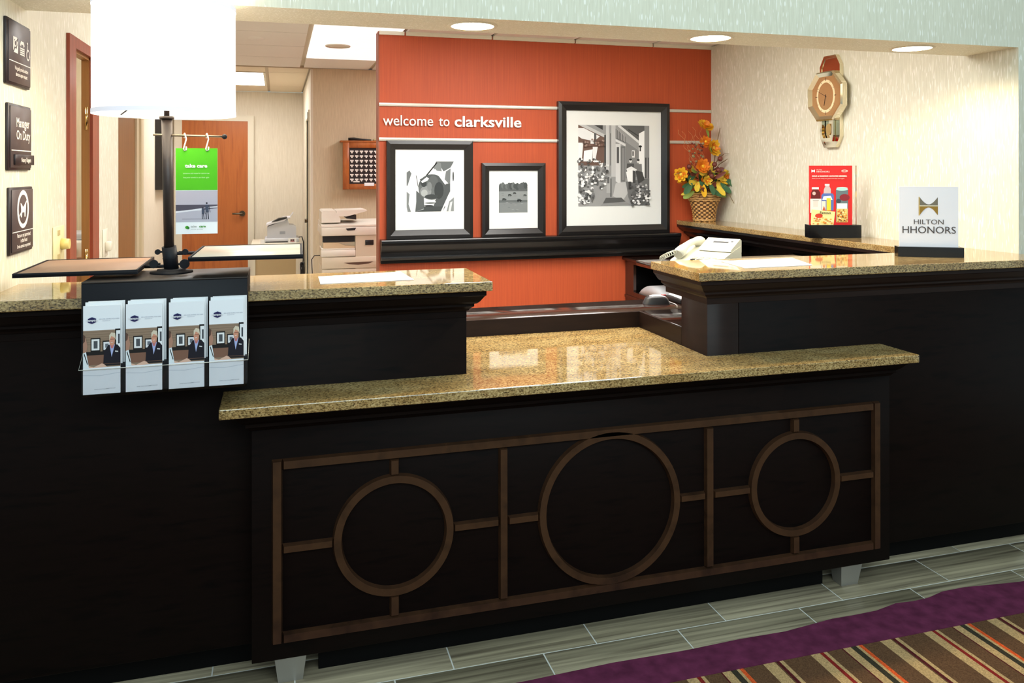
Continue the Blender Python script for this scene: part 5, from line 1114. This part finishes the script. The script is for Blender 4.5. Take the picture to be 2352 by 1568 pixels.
for r_ in range(7):
    for c_ in range(8):
        x, z = 0.628 + 0.0418 * c_, 1.714 - 0.0412 * r_
        if tm is None:
            o = MB().box(-0.0150, 0.0150, -0.003, 0, -0.006, 0.006).cyl((0, -0.002, -0.012), (0, -0.006, -0.012), 0.0075, n=8).build('key_tag', TAGW, t); tm = o.data
            tm = o.data
            for v in tm.vertices: v.co += Vector(t.location)
        else:
            o = bpy.data.objects.new('key_tag', tm); col.objects.link(o); o.parent = t
        o.location = Vector((x, 7.1955, z)) - Vector(t.location)
MB().box(0.64, 0.695, 7.193, 7.196, 1.440, 1.452).build('label_strip', TAGW, t)
MB().box(0.735, 0.82, 7.174, 7.182, 1.408, 1.436).build('label_strip', WHITE_PAPER, t)
zt = kz1 + 0.016
tag(MB().tube([(0.60, 7.24, zt + 0.014), (0.65, 7.235, zt + 0.016), (0.72, 7.225, zt + 0.010), (0.80, 7.22, zt + 0.008)], [0.012, 0.013, 0.009, 0.005], 8).build('flashlight', DARK), 'black torch lying on top of the key cabinet', 'torch')
tag(MB().rbox(0.82, 0.95, 7.20, 7.28, zt + 0.0005, zt + 0.016, 0.003, 1).build('small_box', plain('box_cream', rgb(214, 196, 150), 0.6)), 'cream box lying on top of the key cabinet', 'box')
# table with fax machine
t = thing('fax_table', 'beige side table with panel front in the office alcove', 'table', (0.0, 8.85, 0))
MB().rbox(-0.26, 0.215, 8.56, 9.15, 0.775, 0.80, 0.003, 1).build('top', OFFWHITE, t)
MB().box(-0.245, 0.18, 8.60, 8.615, 0.02, 0.775).build('front_panel', plain('panel_tan', rgb(190, 166, 126), 0.6), t)
for lx in (-0.25, 0.18): MB().box(lx, lx + 0.03, 8.59, 9.13, 0.0, 0.775).build('leg_panel', OFFWHITE, t)
t = thing('fax_machine', 'grey fax machine with a paper slip on the alcove side table', 'fax machine', (0.03, 8.85, 0.80))
fx = 0.02
MB().rbox(-0.13, 0.212, 8.62, 8.98, 0.8005, 0.845, 0.006, 1).build('base', FAX_GREY, t)
MB().prism([(-0.105, 0.845), (-0.105, 0.955), (-0.09, 0.968), (0.06, 1.025), (0.10, 1.032), (0.115, 0.98), (0.16, 0.975), (0.185, 0.955), (0.185, 0.845)], 'y', 8.68, 8.95).build('body', FAX_GREY, t)
MB().prism([(-0.118, 0.975), (-0.112, 0.990), (0.06, 1.055), (0.13, 1.062), (0.06, 1.022)], 'y', 8.66, 8.96).build('lid', plain('fax_light', rgb(222, 222, 230), 0.4), t)
MB().prism([(-0.06, 1.013), (0.01, 1.050), (0.09, 1.062), (0.10, 1.050), (0.0, 1.022)], 'y', 8.657, 8.80).build('keypad', DARK, t)
MB().prism([(0.11, 1.04), (0.155, 1.105), (0.158, 1.105), (0.115, 1.04)], 'y', 8.72, 8.90).build('paper_slip', FAX_GREY, t)
MB().box(-0.12, 0.10, 8.618, 8.621, 0.808, 0.816).build('front_slot', DARK, t)
MB().box(0.02, 0.075, 8.678, 8.681, 0.885, 0.915).build('vent', plain('vent_grey', rgb(160, 164, 172), 0.5), t)
tag(MB().tube([(0.213, 8.8, 0.84), (0.245, 8.8, 0.845), (0.262, 8.8, 0.79), (0.258, 8.75, 0.6), (0.24, 8.70, 0.45), (0.255, 8.7, 0.2), (0.235, 8.7, 0.008)], 0.006, 6).build('power_cord', DARK), 'black power cord hanging down from the fax machine', 'cable')
m = MB().tube([(0.243 + 0.018 * math.sin(q * 0.9), 8.58 + 0.01 * math.cos(q * 1.3), 0.02 + 0.58 * abs(math.sin(q * 0.37))) for q in range(40)], 0.0055, 6)
tag(m.build('cable_tangle', DARK), 'tangle of black cables beside the alcove side table', 'cable')
def card(name, label, x, w, z, h, print_):
    t = thing(name, label, 'card', (x, 8.58, z))
    MB().box(x, x + w, 8.575, 8.580, z + 0.0005, z + h).build('sheet', WHITE_PAPER, t)
    if print_: art('card_print', frame_of((x, 8.575, z), (1, 0, 0), (0, 0, 1)), w, h, [('r', 0.25, 0.75, 0.2, 0.75, (150, 110, 116)), ('d', 0.35, 0.6, 0.08, 0.15, (40, 36, 40)), ('d', 0.62, 0.6, 0.08, 0.15, (40, 36, 40)), ('r', 0.3, 0.7, 0.25, 0.45, (196, 140, 144))], t)
card('printed_card', 'white card with a printed photo leaning by the fax machine', 0.105, 0.08, 0.80, 0.05, True)
card('blank_card', 'blank white card standing by the fax machine', -0.17, 0.04, 0.80, 0.04, False)

# ------------------------------------------------------------------ rug
t = thing('rug', 'striped brown and tan carpet with a wavy purple border', 'rug', (1.2, 1.2, 0))
MB().box(-2.5, 5.0, -2.8, 2.180, 0.0005, 0.006).build('striped_field', CARPET, t)
wob = [(-2.5, 2.32), (0.2, 2.315), (0.72, 2.312), (1.0, 2.322), (1.25, 2.316), (1.45, 2.322), (1.62, 2.318), (1.74, 2.330), (1.82, 2.338), (1.90, 2.336), (2.0, 2.338), (2.10, 2.358), (2.17, 2.352), (2.24, 2.356), (2.32, 2.376), (2.42, 2.378), (2.52, 2.366), (2.64, 2.352), (2.80, 2.345), (3.2, 2.34), (5.0, 2.34)]
m = MB(); N_ = len(wob)
vs = []
for x, y in wob: vs += [(x, 2.180, 0.0005), (x, 2.180, 0.0085), (x, y - 0.006, 0.0085), (x, y, 0.0005)]
fs = []
for i in range(N_ - 1):
    for j in range(3): fs.append((4 * i + j, 4 * i + j + 1, 4 * i + 4 + j + 1, 4 * i + 4 + j))
m.add(vs, fs); m.build('purple_border', PURPLE, t)
